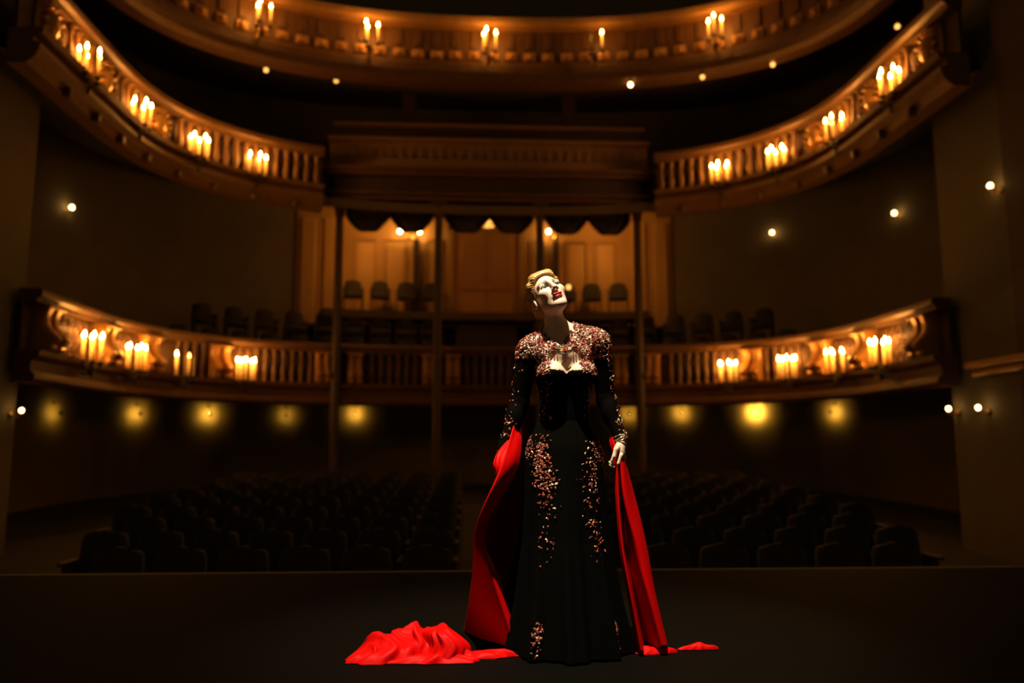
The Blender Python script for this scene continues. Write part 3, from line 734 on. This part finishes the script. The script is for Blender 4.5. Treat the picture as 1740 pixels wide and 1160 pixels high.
# torso
B.ell((0, 0.012, 1.25), (0.135, 0.092, 0.19), 0.03)
B.cone((-0.155, 0.015, 1.355), (0.150, 0.015, 1.392), 0.05, 0.05, 0.04)
B.cone((-0.02, 0.03, 1.45), (-0.15, 0.02, 1.375), 0.045, 0.045, 0.03)
B.cone((-0.01, 0.03, 1.45), (0.145, 0.02, 1.41), 0.045, 0.045, 0.03)
for sx in (-1, 1): B.ell((sx * 0.070, -0.072, 1.232), (0.062, 0.060, 0.060), 0.03)
B.ell((-0.005, -0.055, 1.33), (0.11, 0.045, 0.06), 0.03)
B.ell((-0.005, 0.010, 1.06), (0.112, 0.082, 0.15), 0.04)
B.ell((-0.01, 0.025, 0.88), (0.165, 0.112, 0.14), 0.05)
# legs and feet
for sx in (-1, 1):
    B.cone((sx * 0.085, 0.02, 0.85), (sx * 0.08, 0.0, 0.50), 0.085, 0.056, 0.03)
    B.cone((sx * 0.08, 0.0, 0.50), (sx * 0.085, 0.035, 0.12), 0.054, 0.036, 0.02)
    B.cone((sx * 0.085, 0.035, 0.10), (sx * 0.095, -0.09, 0.035), 0.036, 0.03, 0.02)
# arms
ARM_R = [((0.163, 0.015, 1.388), 0.050), ((0.196, 0.035, 1.12), 0.038), ((0.252, -0.03, 0.935), 0.0255)]
ARM_L = [((-0.172, 0.015, 1.348), 0.050), ((-0.212, 0.035, 1.10), 0.038), ((-0.292, -0.02, 0.89), 0.0255)]
for A in (ARM_R, ARM_L):
    for (a, r1), (b, r2) in zip(A, A[1:]): B.cone(a, b, r1, r2, 0.02)
    (a, r1), (b, r2) = A[1], A[2]
    a, b = np.array(a), np.array(b); B.ell(a + (b - a) * 0.28, (0.036, 0.038, 0.06), 0.02)
def hand(wrist, d, f, c):
    o = np.array(wrist); d, f, c = [np.array(q) / np.linalg.norm(q) for q in (d, f, c)]
    R_ = np.stack([c, f, d], 1)
    B.ell(o + d * 0.050, (0.0155, 0.037, 0.048), 0.012, R=R_)
    B.cone(o - d * 0.01, o + d * 0.03, 0.024, 0.022, 0.012)
    for i, (l1, l2, l3) in enumerate(((0.042, 0.027, 0.02), (0.046, 0.030, 0.021), (0.042, 0.028, 0.02), (0.033, 0.022, 0.018))):
        p0 = o + d * (0.082 - 0.004 * abs(i - 1)) + f * (0.030 - 0.0205 * i)
        p1 = p0 + (d * 0.86 + c * 0.42) * l1; p2 = p1 + (d * 0.15 + c * 0.95) * l2; p3 = p2 + (-d * 0.65 + c * 0.6) * l3
        B.cone(p0, p1, 0.0095, 0.0085, 0.003); B.cone(p1, p2, 0.0085, 0.0078, 0.003); B.cone(p2, p3, 0.0078, 0.0068, 0.003)
    t0 = o + d * 0.025 + f * 0.022 + c * 0.006; t1 = t0 + f * 0.026 + d * 0.028 + c * 0.010; t2 = t1 + d * 0.032 + c * 0.012 + f * 0.002; t3 = t2 + d * 0.02 + c * 0.014 - f * 0.004
    B.cone(t0, t1, 0.0135, 0.011, 0.008); B.cone(t1, t2, 0.0105, 0.0095, 0.004); B.cone(t2, t3, 0.0095, 0.0075, 0.003)
hand(ARM_R[2][0], (0.06, -0.25, -1), (-0.45, -0.9, 0.2), (-0.9, 0.35, -0.1))
hand(ARM_L[2][0], (-0.15, -0.2, -1), (0.45, -0.9, 0.2), (0.9, 0.35, -0.1))
# neck and head
NB = np.array((-0.030, 0.025, 1.42))
B.cone(NB, HT(np.array((0, 0.030, -0.045))), 0.050, 0.046, 0.03)
def H(fn, *a, **k): fn(*a, T=HT, **k)
B.ell((0, 0.014, 0.034), (0.073, 0.092, 0.083), 0.02, R=HR, T=HT)
B.ell((0, -0.030, -0.040), (0.057, 0.060, 0.072), 0.03, R=HR, T=HT)
B.cone((-0.044, 0.0, -0.056), (-0.012, -0.072, -0.099), 0.014, 0.015, 0.025, T=HT)
B.cone((0.044, 0.0, -0.056), (0.012, -0.072, -0.099), 0.014, 0.015, 0.025, T=HT)
B.ell((0, -0.076, -0.099), (0.021, 0.018, 0.018), 0.02, R=HR, T=HT)
for sx in (-1, 1):
    B.ell((sx * 0.041, -0.058, -0.016), (0.023, 0.024, 0.022), 0.025, R=HR, T=HT)
    B.cone((sx * 0.012, -0.083, 0.026), (sx * 0.047, -0.066, 0.027), 0.010, 0.009, 0.016, T=HT)
    B.ell((sx * 0.033, -0.094, 0.007), (0.020, 0.017, 0.0145), 0.012, op='s', R=HR, T=HT)
    B.ell((sx * 0.033, -0.0705, 0.005), (0.0172, 0.0160, 0.0160), 0.006, R=HR, T=HT)
    B.ell((sx * 0.0335, -0.0885, 0.0045), (0.0165, 0.0105, 0.0072), 0.002, op='s', R=HR, T=HT)
    B.ell((sx * 0.076, 0.016, -0.008), (0.009, 0.021, 0.031), 0.006, R=HR, T=HT)
    B.ell((sx * 0.086, 0.012, -0.006), (0.006, 0.012, 0.020), 0.004, op='s', R=HR, T=HT)
B.cone((0, -0.088, 0.020), (0, -0.110, -0.024), 0.0085, 0.0105, 0.012, T=HT)
B.ell((0, -0.112, -0.028), (0.0115, 0.0105, 0.0100), 0.006, R=HR, T=HT)
for sx in (-1, 1):
    B.ell((sx * 0.0125, -0.100, -0.031), (0.0078, 0.0095, 0.0072), 0.005, R=HR, T=HT)
    B.ell((sx * 0.0070, -0.103, -0.0400), (0.0042, 0.0058, 0.0045), 0.002, op='s', R=HR, T=HT)
B.ell((0, -0.082, -0.060), (0.024, 0.015, 0.016), 0.012, R=HR, T=HT)
LIPS = [((-0.009, -0.0955, -0.0565), (0.0155, 0.0085, 0.0052)), ((0.009, -0.0955, -0.0565), (0.0155, 0.0085, 0.0052)), ((0, -0.0940, -0.0705), (0.0190, 0.0095, 0.0068))]
for c, r in LIPS: B.ell(c, r, 0.003, R=HR, T=HT)
B.ell((0, -0.104, -0.0632), (0.0165, 0.0080, 0.0030), 0.0015, op='s', R=HR, T=HT)
BV, BF = B.surface(); BN, BFN = normals(BV, BF)
FC = BV[BF].mean(1)
hl = (FC - HC) @ HR                             # head-local face centres
mi = np.zeros(len(FC), int)
def inell(p, c, r, s_=1.0): return (((p - np.array(c)) / (np.array(r) * s_)) ** 2).sum(1) < 1
for c, r in LIPS: mi[inell(hl, c, np.array(r) + 0.0016)] = 1
axx = np.abs(hl[:, 0])
bz = 0.0300 + 0.006 * np.clip((axx - 0.012) / 0.028, 0, 1) - 0.010 * np.clip((axx - 0.040) / 0.018, 0, 1.5)
mi[(axx > 0.012) & (axx < 0.056) & (np.abs(hl[:, 2] - bz) < 0.0050 - 0.06 * np.clip(axx - 0.03, 0, 1)) & (hl[:, 1] < -0.03)] = 2
for sx in (-1, 1):
    ring = inell(hl, (sx * 0.0338, -0.085, 0.0060), (0.0215, 0.020, 0.0118)) & (hl[:, 2] > 0.000)
    mi[ring] = 3
bodyo = obj('body', np_mesh('body', BV, BF, ['skin', 'lips', 'brow', 'lash'], mi), person)
for sx in (-1, 1):
    c = HT(np.array((sx * 0.033, -0.0705, 0.005)))
    R4 = Matrix([list(r) for r in HR]).to_4x4()
    mb = MB(); pr = []
    for j in range(13):
        a = PI * j / 12; pr.append((max(0.0003, 0.0152 * math.sin(a)), -0.0152 * math.cos(a)))
    mb.lathe(pr, 20); nq = len(mb.f); 
    for fi, f_ in enumerate(mb.f):
        zc = sum(mb.v[i][2] for i in f_) / len(f_)
        mb.mi[fi] = 1 if zc > 0.0108 else 0
    e = mb.build('eye', ['eye_white', 'iris'], person, True)
    gaze = Matrix([list(r) for r in rotm('x', -12) @ rotm('z', 6)]).to_4x4()
    e.matrix_basis = Matrix.Translation(c) @ R4 @ gaze @ Matrix.Rotation(PI / 2, 4, 'X')
# --- hair: swept-back short blond hair with a rolled quiff
HF = Field(ax((-0.11, 0.11, 0.0024)), ax((-0.14, 0.14, 0.0026)), ax((-0.11, 0.17, 0.0024)))
HF.ell((0, 0.016, 0.036), (0.0805, 0.100, 0.091), 0.01)
HF.ell((0, 0.055, -0.035), (0.064, 0.055, 0.055), 0.03)
HF.cone((-0.036, -0.044, 0.088), (0.034, -0.046, 0.092), 0.024, 0.026, 0.025)
HF.cone((-0.030, -0.012, 0.106), (0.030, -0.012, 0.108), 0.022, 0.022, 0.03)
HF.cone((-0.070, -0.020, 0.070), (-0.074, 0.045, 0.02), 0.017, 0.020, 0.015)
HF.cone((0.068, -0.020, 0.070), (0.074, 0.045, 0.02), 0.015, 0.018, 0.015)
HF.cone((-0.072, 0.030, 0.01), (-0.060, 0.075, -0.04), 0.018, 0.018, 0.015)
# cut the face opening
def facecut(x, y, z):
    hair_y = -0.058 + 0.055 * np.clip((0.070 - z) / 0.08, 0, 1.6) + 0.0 * x          # hairline moves back towards the ears
    top = 0.083 - 5.5 * x * x
    return np.maximum(y - hair_y, z - top + 0 * y)
HF.apply(facecut, (-1, -1, -1), (1, 1, 1), 0.006, 's')
def strands(x, y, z): return HF.f
gx, gy, gz = np.meshgrid(HF.X, HF.Y, HF.Z, indexing='ij')
ang = np.arctan2(gz - 0.03, gx)
HF.f += (0.0008 * np.sin(ang * 46 + 60 * gy + 2.5 * np.sin(40 * gy)) + 0.0007 * np.sin(ang * 83 - 90 * gy + 3 * np.sin(25 * gz))).astype(np.float32)
HV, HFc = HF.surface(); obj('hair', np_mesh('hair', HV @ HR.T + HC, HFc, ['hair_blond']), person)

# --- dress: bodice and sleeves follow the body, offset outwards
def seg_d(P, a, b):
    a, b = np.array(a), np.array(b); ba = b - a; h = np.clip(((P - a) @ ba) / (ba @ ba), 0, 1)
    return np.linalg.norm(P - a - h[:, None] * ba, axis=1), h
armi = np.zeros(len(BV), bool)
for A, sg in ((ARM_R, 1), (ARM_L, -1)):
    d1, h1 = seg_d(BV, A[0][0], A[1][0]); d2, h2 = seg_d(BV, A[1][0], A[2][0])
    r1 = 0.05 - 0.012 * h1; r2 = 0.038 - 0.0125 * h2
    on = ((d1 - r1 < 0.006) | (d2 - r2 < 0.010)) & (sg * BV[:, 0] > 0.135 + 0.0 * BV[:, 2]) & (BV[:, 2] > A[2][0][2] + 0.0) & (BV[:, 2] < 1.40)
    if sg > 0: armR = on
    else: armL = on
def piece(name, vm, mt, off=0.0035, parent=person):
    fm = vm[BF].all(1); F = BF[fm]; u, inv = np.unique(F, return_inverse=True)
    return obj(name, np_mesh(name, (BV + BN * off)[u], inv.reshape(-1, 4), [mt]), parent)
xx, yy, zz = BV[:, 0], BV[:, 1], BV[:, 2]
neckl = 1.250 - 0.014 * np.exp(-((xx + 0.008) / 0.014) ** 2)  # straight black edge stands in for the shadow line across the chest
neckl = np.where(yy > 0.02, 1.40, neckl); neckl = np.where(np.abs(xx) > 0.118, 1.33, neckl)
tors = ~(armR | armL) & (zz > 0.80) & (zz < neckl) & (np.abs(xx) < 0.19) & ~((np.abs(xx) > 0.17) & (zz < 1.0))
piece('bodice', tors, 'dress_black', 0.004)
piece('sleeve', armR, 'dress_sheer'); piece('sleeve', armL, 'dress_sheer')
# skirt
nz_, nt = 46, 144; P = np.zeros((nz_, nt, 3)); th = np.linspace(0, 2 * PI, nt, endpoint=False)
zl = np.concatenate([np.linspace(1.03, 0.80, 12), np.linspace(0.775, 0.012, nz_ - 12)])
def rx(z): return np.interp(z, [0.0, 0.2, 0.5, 0.8, 0.9, 0.98, 1.03], [0.285, 0.245, 0.205, 0.182, 0.174, 0.14, 0.118])
def ry(z): return np.interp(z, [0.0, 0.2, 0.5, 0.8, 0.9, 0.98, 1.03], [0.27, 0.23, 0.175, 0.135, 0.124, 0.104, 0.090])
def skirt_pt(z, t):
    A = 0.075 * np.clip((0.85 - z) / 0.7, 0, 1)
    k = 1 + A * np.sin(11 * t + 1.2 * np.sin(2 * t) + 0.8 * z) + 0.4 * A * np.sin(23 * t + 2)
    return -0.008 + 0.02 * (1 - z) * 0.4 + rx(z) * np.cos(t) * k, 0.018 + ry(z) * np.sin(t) * k
for j, z in enumerate(zl):
    a, b = skirt_pt(z, th); P[j, :, 0] = a; P[j, :, 1] = b; P[j, :, 2] = z
mb = MB(); mb.grid(P[::-1].copy(), closed_u=True); sk = mb.build('skirt', 'dress_black', person, True)

# --- lace applique: petals sewn over the shoulders, sleeves, hips and the skirt edges
LV, LF, LM = [], [], []
def petal(p, n, size, mi_):
    n = n + rng.normal(0, 0.28, 3); n /= np.linalg.norm(n)
    a = np.cross(n, rng.normal(0, 1, 3)); a /= np.linalg.norm(a); b = np.cross(n, a)
    o = len(LV); L_, W_ = size, size * rng.uniform(0.45, 0.75); c = p + n * 0.0055
    for q in (c - a * L_, c - a * 0.2 * L_ + b * W_, c + a * L_ + n * 0.002, c - a * 0.2 * L_ - b * W_, c + n * 0.0035): LV.append(q)
    for f_ in ((0, 1, 4), (1, 2, 4), (2, 3, 4), (3, 0, 4)): LF.append((f_[1] + o, f_[0] + o, f_[2] + o)); LM.append(mi_)
area = np.linalg.norm(BFN, axis=1) / 2
Nf = BFN / (np.linalg.norm(BFN, axis=1)[:, None] + 1e-12)
x, y, z = FC.T
nd = np.linalg.norm(FC - HC, axis=1)
dens = np.zeros(len(FC))
inwin = (x > -0.080) & (x < 0.058) & (z > 1.20) & (z < 1.352) & (y < 0)
vneck = (np.abs(x + 0.037) < 0.012 + 0.66 * np.clip(z - 1.365, -0.06, 0.2)) & (y < 0.02)
yoke = (z > 1.225 + 0.30 * np.clip(0.11 - np.abs(x), 0, 1)) & (z < 1.478 + 0.25 * np.clip(x, 0, 0.08)) & ~inwin & (np.abs(x) < 0.26) & ~((z > 1.345) & vneck)
armface = (armR | armL)[BF].all(1)
low_arm = armface & (z < 1.31)
dens = np.where(yoke & ~low_arm, 26000, 0)
ao = np.abs(x) - np.interp(z, [0.88, 1.11, 1.36], [0.272, 0.205, 0.168])       # outer side of the arms
dens = np.where(low_arm & (ao > 0.016), 6000, dens)
dens = np.where(low_arm & (z < 1.03) & (ao > -0.005), 9000, dens)
hipm = (z > 0.80) & (z < 0.985) & (np.abs(x) > 0.055) & (np.abs(x) < 0.2) & (y < 0.05) & ~armface
dens = np.where(hipm & (np.abs(x) < 0.19) & (nd > 0.3), 15000, dens)
dens = np.where((z > 1.0) & (z < 1.2) & (np.abs(np.abs(x) - 0.095) < 0.02) & (y < 0) & ~armface, 5000, dens)
dens = np.where((np.linalg.norm(FC - np.array(ARM_R[2][0]), axis=1) < 0.0) , 0, dens)
dens = np.where(low_arm & (x < 0), dens * 0.3, dens)
ok = (z > 0.80) & ~((z < 0.94) & (np.abs(x) > 0.215))
cntf = rng.poisson(dens * area * ok)
clus = np.sin(x * 95 + 3 * np.sin(z * 60)) * np.sin(z * 88 + 2 * np.sin(x * 70) + y * 60)
for i in np.nonzero(cntf)[0]:
    for _ in range(cntf[i]):
        u = rng.uniform(); cc = clus[i]
        pm = (0.72, 0.12, 0.04) if cc > -0.12 else (0.34, 0.12, 0.36)
        k_ = 0 if u < pm[0] else 1 if u < pm[0] + pm[1] else 2 if u < sum(pm) else 3
        petal(FC[i] + rng.normal(0, 0.0015, 3), Nf[i], rng.uniform(0.0035, 0.0095), k_)
def skirt_petals(n, tfun, zr, spread):
    for _ in range(n):
        zq = rng.triangular(zr[0], zr[0] + 0.62 * (zr[1] - zr[0]), zr[1]); t = tfun(zq) + rng.normal(0, spread)
        a, b = skirt_pt(zq, t); nx, ny = math.cos(t) / rx(zq), math.sin(t) / ry(zq); l = math.hypot(nx, ny)
        u = rng.uniform(); petal(np.array((a, b, zq)), np.array((nx / l, ny / l, 0.25)), rng.uniform(0.0035, 0.0095), 0 if u < 0.6 else 1 if u < 0.85 else 2 if u < 0.9 else 3)
skirt_petals(300, lambda zq: -PI / 2 - 0.62 - 0.9 * (zq - 0.78), (0.58, 0.97), 0.15)
skirt_petals(110, lambda zq: -PI / 2 + 0.66 + 0.9 * (zq - 0.78), (0.52, 0.97), 0.14)
skirt_petals(22, lambda zq: -PI / 2 - 0.5, (0.35, 0.6), 0.10); skirt_petals(40, lambda zq: -PI / 2 + 0.6, (0.40, 0.6), 0.10)
skirt_petals(60, lambda zq: -PI / 2 - 0.62 + 0.3 * zq, (0.015, 0.17), 0.035); skirt_petals(90, lambda zq: -PI / 2 + 0.92 - 0.9 * zq, (0.015, 0.17), 0.03)
me = np_mesh('lace_applique', np.array(LV), np.array(LF), ['lace_burgundy', 'lace_copper', 'lace_cream', 'lace_black'], LM, False)
la = obj('lace_applique', me, person); la['kind'] = 'stuff'; la['label'] = 'burgundy and copper lace petals sewn on the gown'

# --- necklace and bracelets
def surf_y(xq, zq):
    i = int(np.argmin(np.abs(B.X - xq))); k = int(np.argmin(np.abs(B.Z - zq))); col = B.f[i, :, k]
    j = np.nonzero(col < 0)[0]
    if not len(j): return 0.0
    j = j[0]; t = col[j - 1] / (col[j - 1] - col[j]); return float(B.Y[j - 1] + (B.Y[j] - B.Y[j - 1]) * t)
nk = empty('necklace'); nk.parent = person
def nb(mb, name, mt): return mb.build(name, mt, nk)
ch = []
for i in range(41):
    t = -1 + 2 * i / 40; xq = -0.012 + 0.085 * math.sin(t * PI / 2); zq = 1.348 + 0.085 * abs(t) ** 2.2 + 0.02 * t * 0.8
    ch.append((xq, surf_y(xq, zq) - 0.006, zq))
mb = MB(); mb.tube(ch, 0.0026, 6); nb(mb, 'chain', 'gold')
ch2 = [(x_, surf_y(x_, z_ + 0.016) - 0.006, z_ + 0.016) for x_, _, z_ in ch[4:-4]]
mb = MB(); mb.tube(ch2, 0.002, 6); nb(mb, 'chain', 'lace_black')
for px, pz, s_ in ((-0.062, 1.352, 0.020), (-0.012, 1.338, 0.020), (0.038, 1.358, 0.020)):
    yb = surf_y(px, pz) - 0.008
    tri = [(px - s_, yb, pz - s_ * 0.6), (px + s_, yb, pz - s_ * 0.6), (px, yb + 0.004, pz + s_ * 0.95)]
    mb = MB(); mb.tube(tri + [tri[0]], 0.0026, 6); o = nb(mb, 'pendant', 'silver')
    mb = MB(); c0 = Vector((px, yb + 0.002, pz - 0.001)); q = [Vector(p_) * 0.72 + c0 * 0.28 for p_ in tri]
    mb.add([*q, (px, yb - 0.005, pz)], [(0, 1, 3), (1, 2, 3), (2, 0, 3)]); mb.build('stone', 'ruby', o)
    for k in range(3):
        dx = px - s_ + 2 * s_ * (k + 0.5) / 3; L_ = 0.016 + 0.012 * (1 - abs(k - 1.0) / 1.0) + (0.01 if abs(px + 0.012) < 0.001 else 0)
        z0 = pz - s_ * 0.6
        pts = [(dx, surf_y(dx, z0 - L_ * u) - 0.005, z0 - L_ * u) for u in (0, 0.5, 1)]
        mb = MB(); mb.tube(pts, 0.0011, 5)
        mb.lathe([(0.0008, 0.006), (0.0032, 0.0), (0.0030, -0.003), (0.0006, -0.006)], 8, c=pts[-1]); mb.build('drop', 'ruby' if k % 2 else 'gold', o)
def ring_mesh(c, axis, R_, r_, n=28):
    axis = Vector(axis).normalized(); a = axis.orthogonal().normalized(); b = axis.cross(a); mb = MB()
    return mb.tube([Vector(c) + (a * math.cos(2 * PI * i / n) + b * math.sin(2 * PI * i / n)) * R_ for i in range(n + 1)], r_, 6)
wa, wb = Vector(ARM_R[1][0]), Vector(ARM_R[2][0])
for i, u in enumerate((0.93, 0.99, 1.05)):
    o = ring_mesh(wa.lerp(wb, u), wb - wa + Vector((0.02 * i, 0, 0)), 0.0325 + 0.001 * i, 0.0028).build('bracelet', 'gold' if i != 1 else 'silver', person, True)

# ------------------------------------------------------------------ red satin
CAMP = Vector((-0.48, 0, 0.9)); CF = Vector((math.sin(YAW) * math.cos(PITCH), math.cos(YAW) * math.cos(PITCH), math.sin(PITCH))); CR = Vector((math.cos(YAW), -math.sin(YAW), 0)); CU = CR.cross(CF)
def at(px, py, Y):
    d = CF + CR * ((px - 870) / 1353) - CU * ((py - 580) / 1353); return np.array(CAMP + d * (Y / d.y))
cape = tag(empty('satin_cape', (-0.45, 3.75, 0)), 'bright red satin cape held open and trailing across the floor', 'cape')
def catmull(pts, n):
    pts = np.array(pts, float); k = len(pts); t = np.linspace(0, k - 1, n); out = []
    for q in t:
        i = min(int(q), k - 2); u = q - i; p0, p1, p2, p3 = pts[max(i - 1, 0)], pts[i], pts[i + 1], pts[min(i + 2, k - 1)]
        out.append(0.5 * ((2 * p1) + (p2 - p0) * u + (2 * p0 - 5 * p1 + 4 * p2 - p3) * u * u + (3 * p1 - p0 - 3 * p2 + p3) * u ** 3))
    return np.array(out)
def loft(guides, nv=70, nu=40, wrinkle=0.004, seed=0):
    G = [catmull([at(*p) for p in g], nv) for g in guides]
    P = np.zeros((nv, nu, 3))
    for j in range(nv): P[j] = catmull([g[j] for g in G], nu)
    U, V_ = np.meshgrid(np.linspace(0, 1, nu), np.linspace(0, 1, nv))
    P[:, :, 1] += wrinkle * (np.sin(U * 31 + seed + 3 * np.sin(V_ * 5)) + 0.7 * np.sin(U * 17 - 9 * V_ + seed))
    P[:, :, 2] = np.maximum(P[:, :, 2], 0.006)
    return P
def cloth(P, name, mt='satin_red', th_=0.003):
    mb = MB(); mb.grid(P); o = mb.build(name, mt, None, True); child(o, cape)
    s_ = o.modifiers.new('thickness', 'SOLIDIFY'); s_.thickness = th_; s_.offset = 0
    return o
G0 = [(892, 715, 3.80), (892, 800, 3.86), (897, 900, 3.96), (898, 1000, 4.06), (894, 1085, 4.12)]
G1 = [(884, 714, 3.79), (874, 800, 3.84), (852, 900, 3.94), (846, 1000, 4.03), (842, 1090, 4.10)]
G2 = [(876, 712, 3.70), (850, 795, 3.56), (811, 893, 3.55), (802, 985, 3.80), (788, 1076, 4.10)]
G3 = [(885, 710, 3.76), (877, 792, 3.62), (820, 903, 3.59), (834, 985, 3.60), (866, 1098, 3.64)]
G4 = [(886, 712, 3.78), (879, 795, 3.65), (824, 905, 3.62), (850, 985, 3.66), (882, 1096, 3.71)]
cloth(loft([G0, G1, G2, G3, G4], 90, 60, 0.003), 'held_drape')
R0 = [(1043, 782, 3.66), (1046, 850, 3.64), (1053, 930, 3.62), (1066, 1010, 3.61), (1083, 1104, 3.61)]
R1 = [(1048, 780, 3.62), (1051, 850, 3.60), (1059, 930, 3.58), (1073, 1010, 3.57), (1092, 1106, 3.57)]
R2 = [(1051, 780, 3.66), (1057, 850, 3.68), (1063, 930, 3.70), (1079, 1010, 3.72), (1098, 1098, 3.75)]
R3 = [(1054, 778, 3.62), (1062, 850, 3.60), (1082, 930, 3.59), (1101, 1010, 3.58), (1122, 1098, 3.58)]
R4 = [(1061, 779, 3.65), (1080, 850, 3.67), (1099, 930, 3.66), (1114, 1010, 3.64), (1134, 1096, 3.62)]
R5 = [(1058, 780, 3.70), (1074, 850, 3.76), (1092, 930, 3.78), (1110, 1010, 3.80), (1128, 1090, 3.80)]
cloth(loft([R0, R1, R2, R3, R4, R5], 80, 60, 0.002, 1), 'held_drape')
# bunch inside the sleeve behind the hand
S0 = [(1036, 725, 3.74), (1036, 752, 3.70), (1046, 782, 3.66)]; S1 = [(1044, 722, 3.70), (1044, 752, 3.66), (1052, 784, 3.62)]; S2 = [(1050, 735, 3.76), (1051, 760, 3.70), (1057, 784, 3.66)]
cloth(loft([S0, S1, S2], 24, 16, 0.002, 2), 'bunched_fold')
L0 = [(866, 744, 3.68), (847, 766, 3.60), (838, 788, 3.56), (842, 806, 3.57)]; L1 = [(878, 745, 3.66), (864, 772, 3.60), (856, 795, 3.57), (856, 808, 3.57)]; L2 = [(884, 745, 3.72), (878, 775, 3.64), (876, 798, 3.62), (874, 810, 3.63)]
cloth(loft([L0, L1, L2], 30, 20, 0.003, 3), 'bunched_fold')
# train heaped on the floor
def heap(cx, cy, ax_, ay_, h, seed, n=90, fold=1.0):
    r_ = np.linspace(0, 1, 46)[:, None]; t = np.linspace(0, 2 * PI, n, endpoint=False)[None, :]
    edge = 1 + 0.10 * np.sin(3 * t + seed) + 0.07 * np.sin(7 * t + 2 * seed) + 0.05 * np.sin(13 * t + seed * 3)
    X = ax_ * r_ * np.cos(t) * edge; Y = ay_ * r_ * np.sin(t) * edge
    wx = X + 0.03 * np.sin(22 * Y + seed) + 0.02 * np.sin(31 * X); wy = Y + 0.03 * np.sin(19 * X + seed)
    rg = lambda a, b, p: 1 - np.sqrt(np.sin(a * wx + b * wy + p) ** 2 + 0.06)
    f = 0.42 * rg(16, 9, seed) + 0.32 * rg(-11, 24, seed * 2) + 0.16 * rg(33, 14, seed)
    Z = h * (1 - r_ ** 3.2) * (0.50 + 0.55 * fold * f) + 0.010 * (1 - r_) + 0.004 + 0.02 * (1 - r_ ** 8) * f * fold
    P = np.stack([X + cx, Y + cy, np.maximum(Z, 0.003)], 2)
    P[:, :, 0] += 0.018 * np.sin(40 * P[:, :, 2] + 9 * Y); return P
def heap_mesh(parts, name):
    mb = MB()
    for P in parts: mb.grid(P, closed_u=True)
    o = mb.build(name, 'satin_red', None, True); child(o, cape); return o
heap_mesh([heap(-0.80, 3.66, 0.19, 0.16, 0.105, 1.3), heap(-0.68, 3.70, 0.15, 0.15, 0.13, 4.1), heap(-0.90, 3.60, 0.10, 0.09, 0.06, 2.2)], 'heaped_train')
heap_mesh([heap(-0.585, 3.62, 0.105, 0.11, 0.21, 5.7, fold=0.35)], 'rolled_fold')
heap_mesh([heap(-0.47, 3.60, 0.20, 0.05, 0.022, 0.7), heap(-0.62, 3.53, 0.19, 0.045, 0.022, 3.7)], 'trailing_hem')
heap_mesh([heap(0.34, 3.62, 0.09, 0.03, 0.02, 1.1), heap(0.55, 3.68, 0.09, 0.022, 0.012, 2.6)], 'trailing_hem')
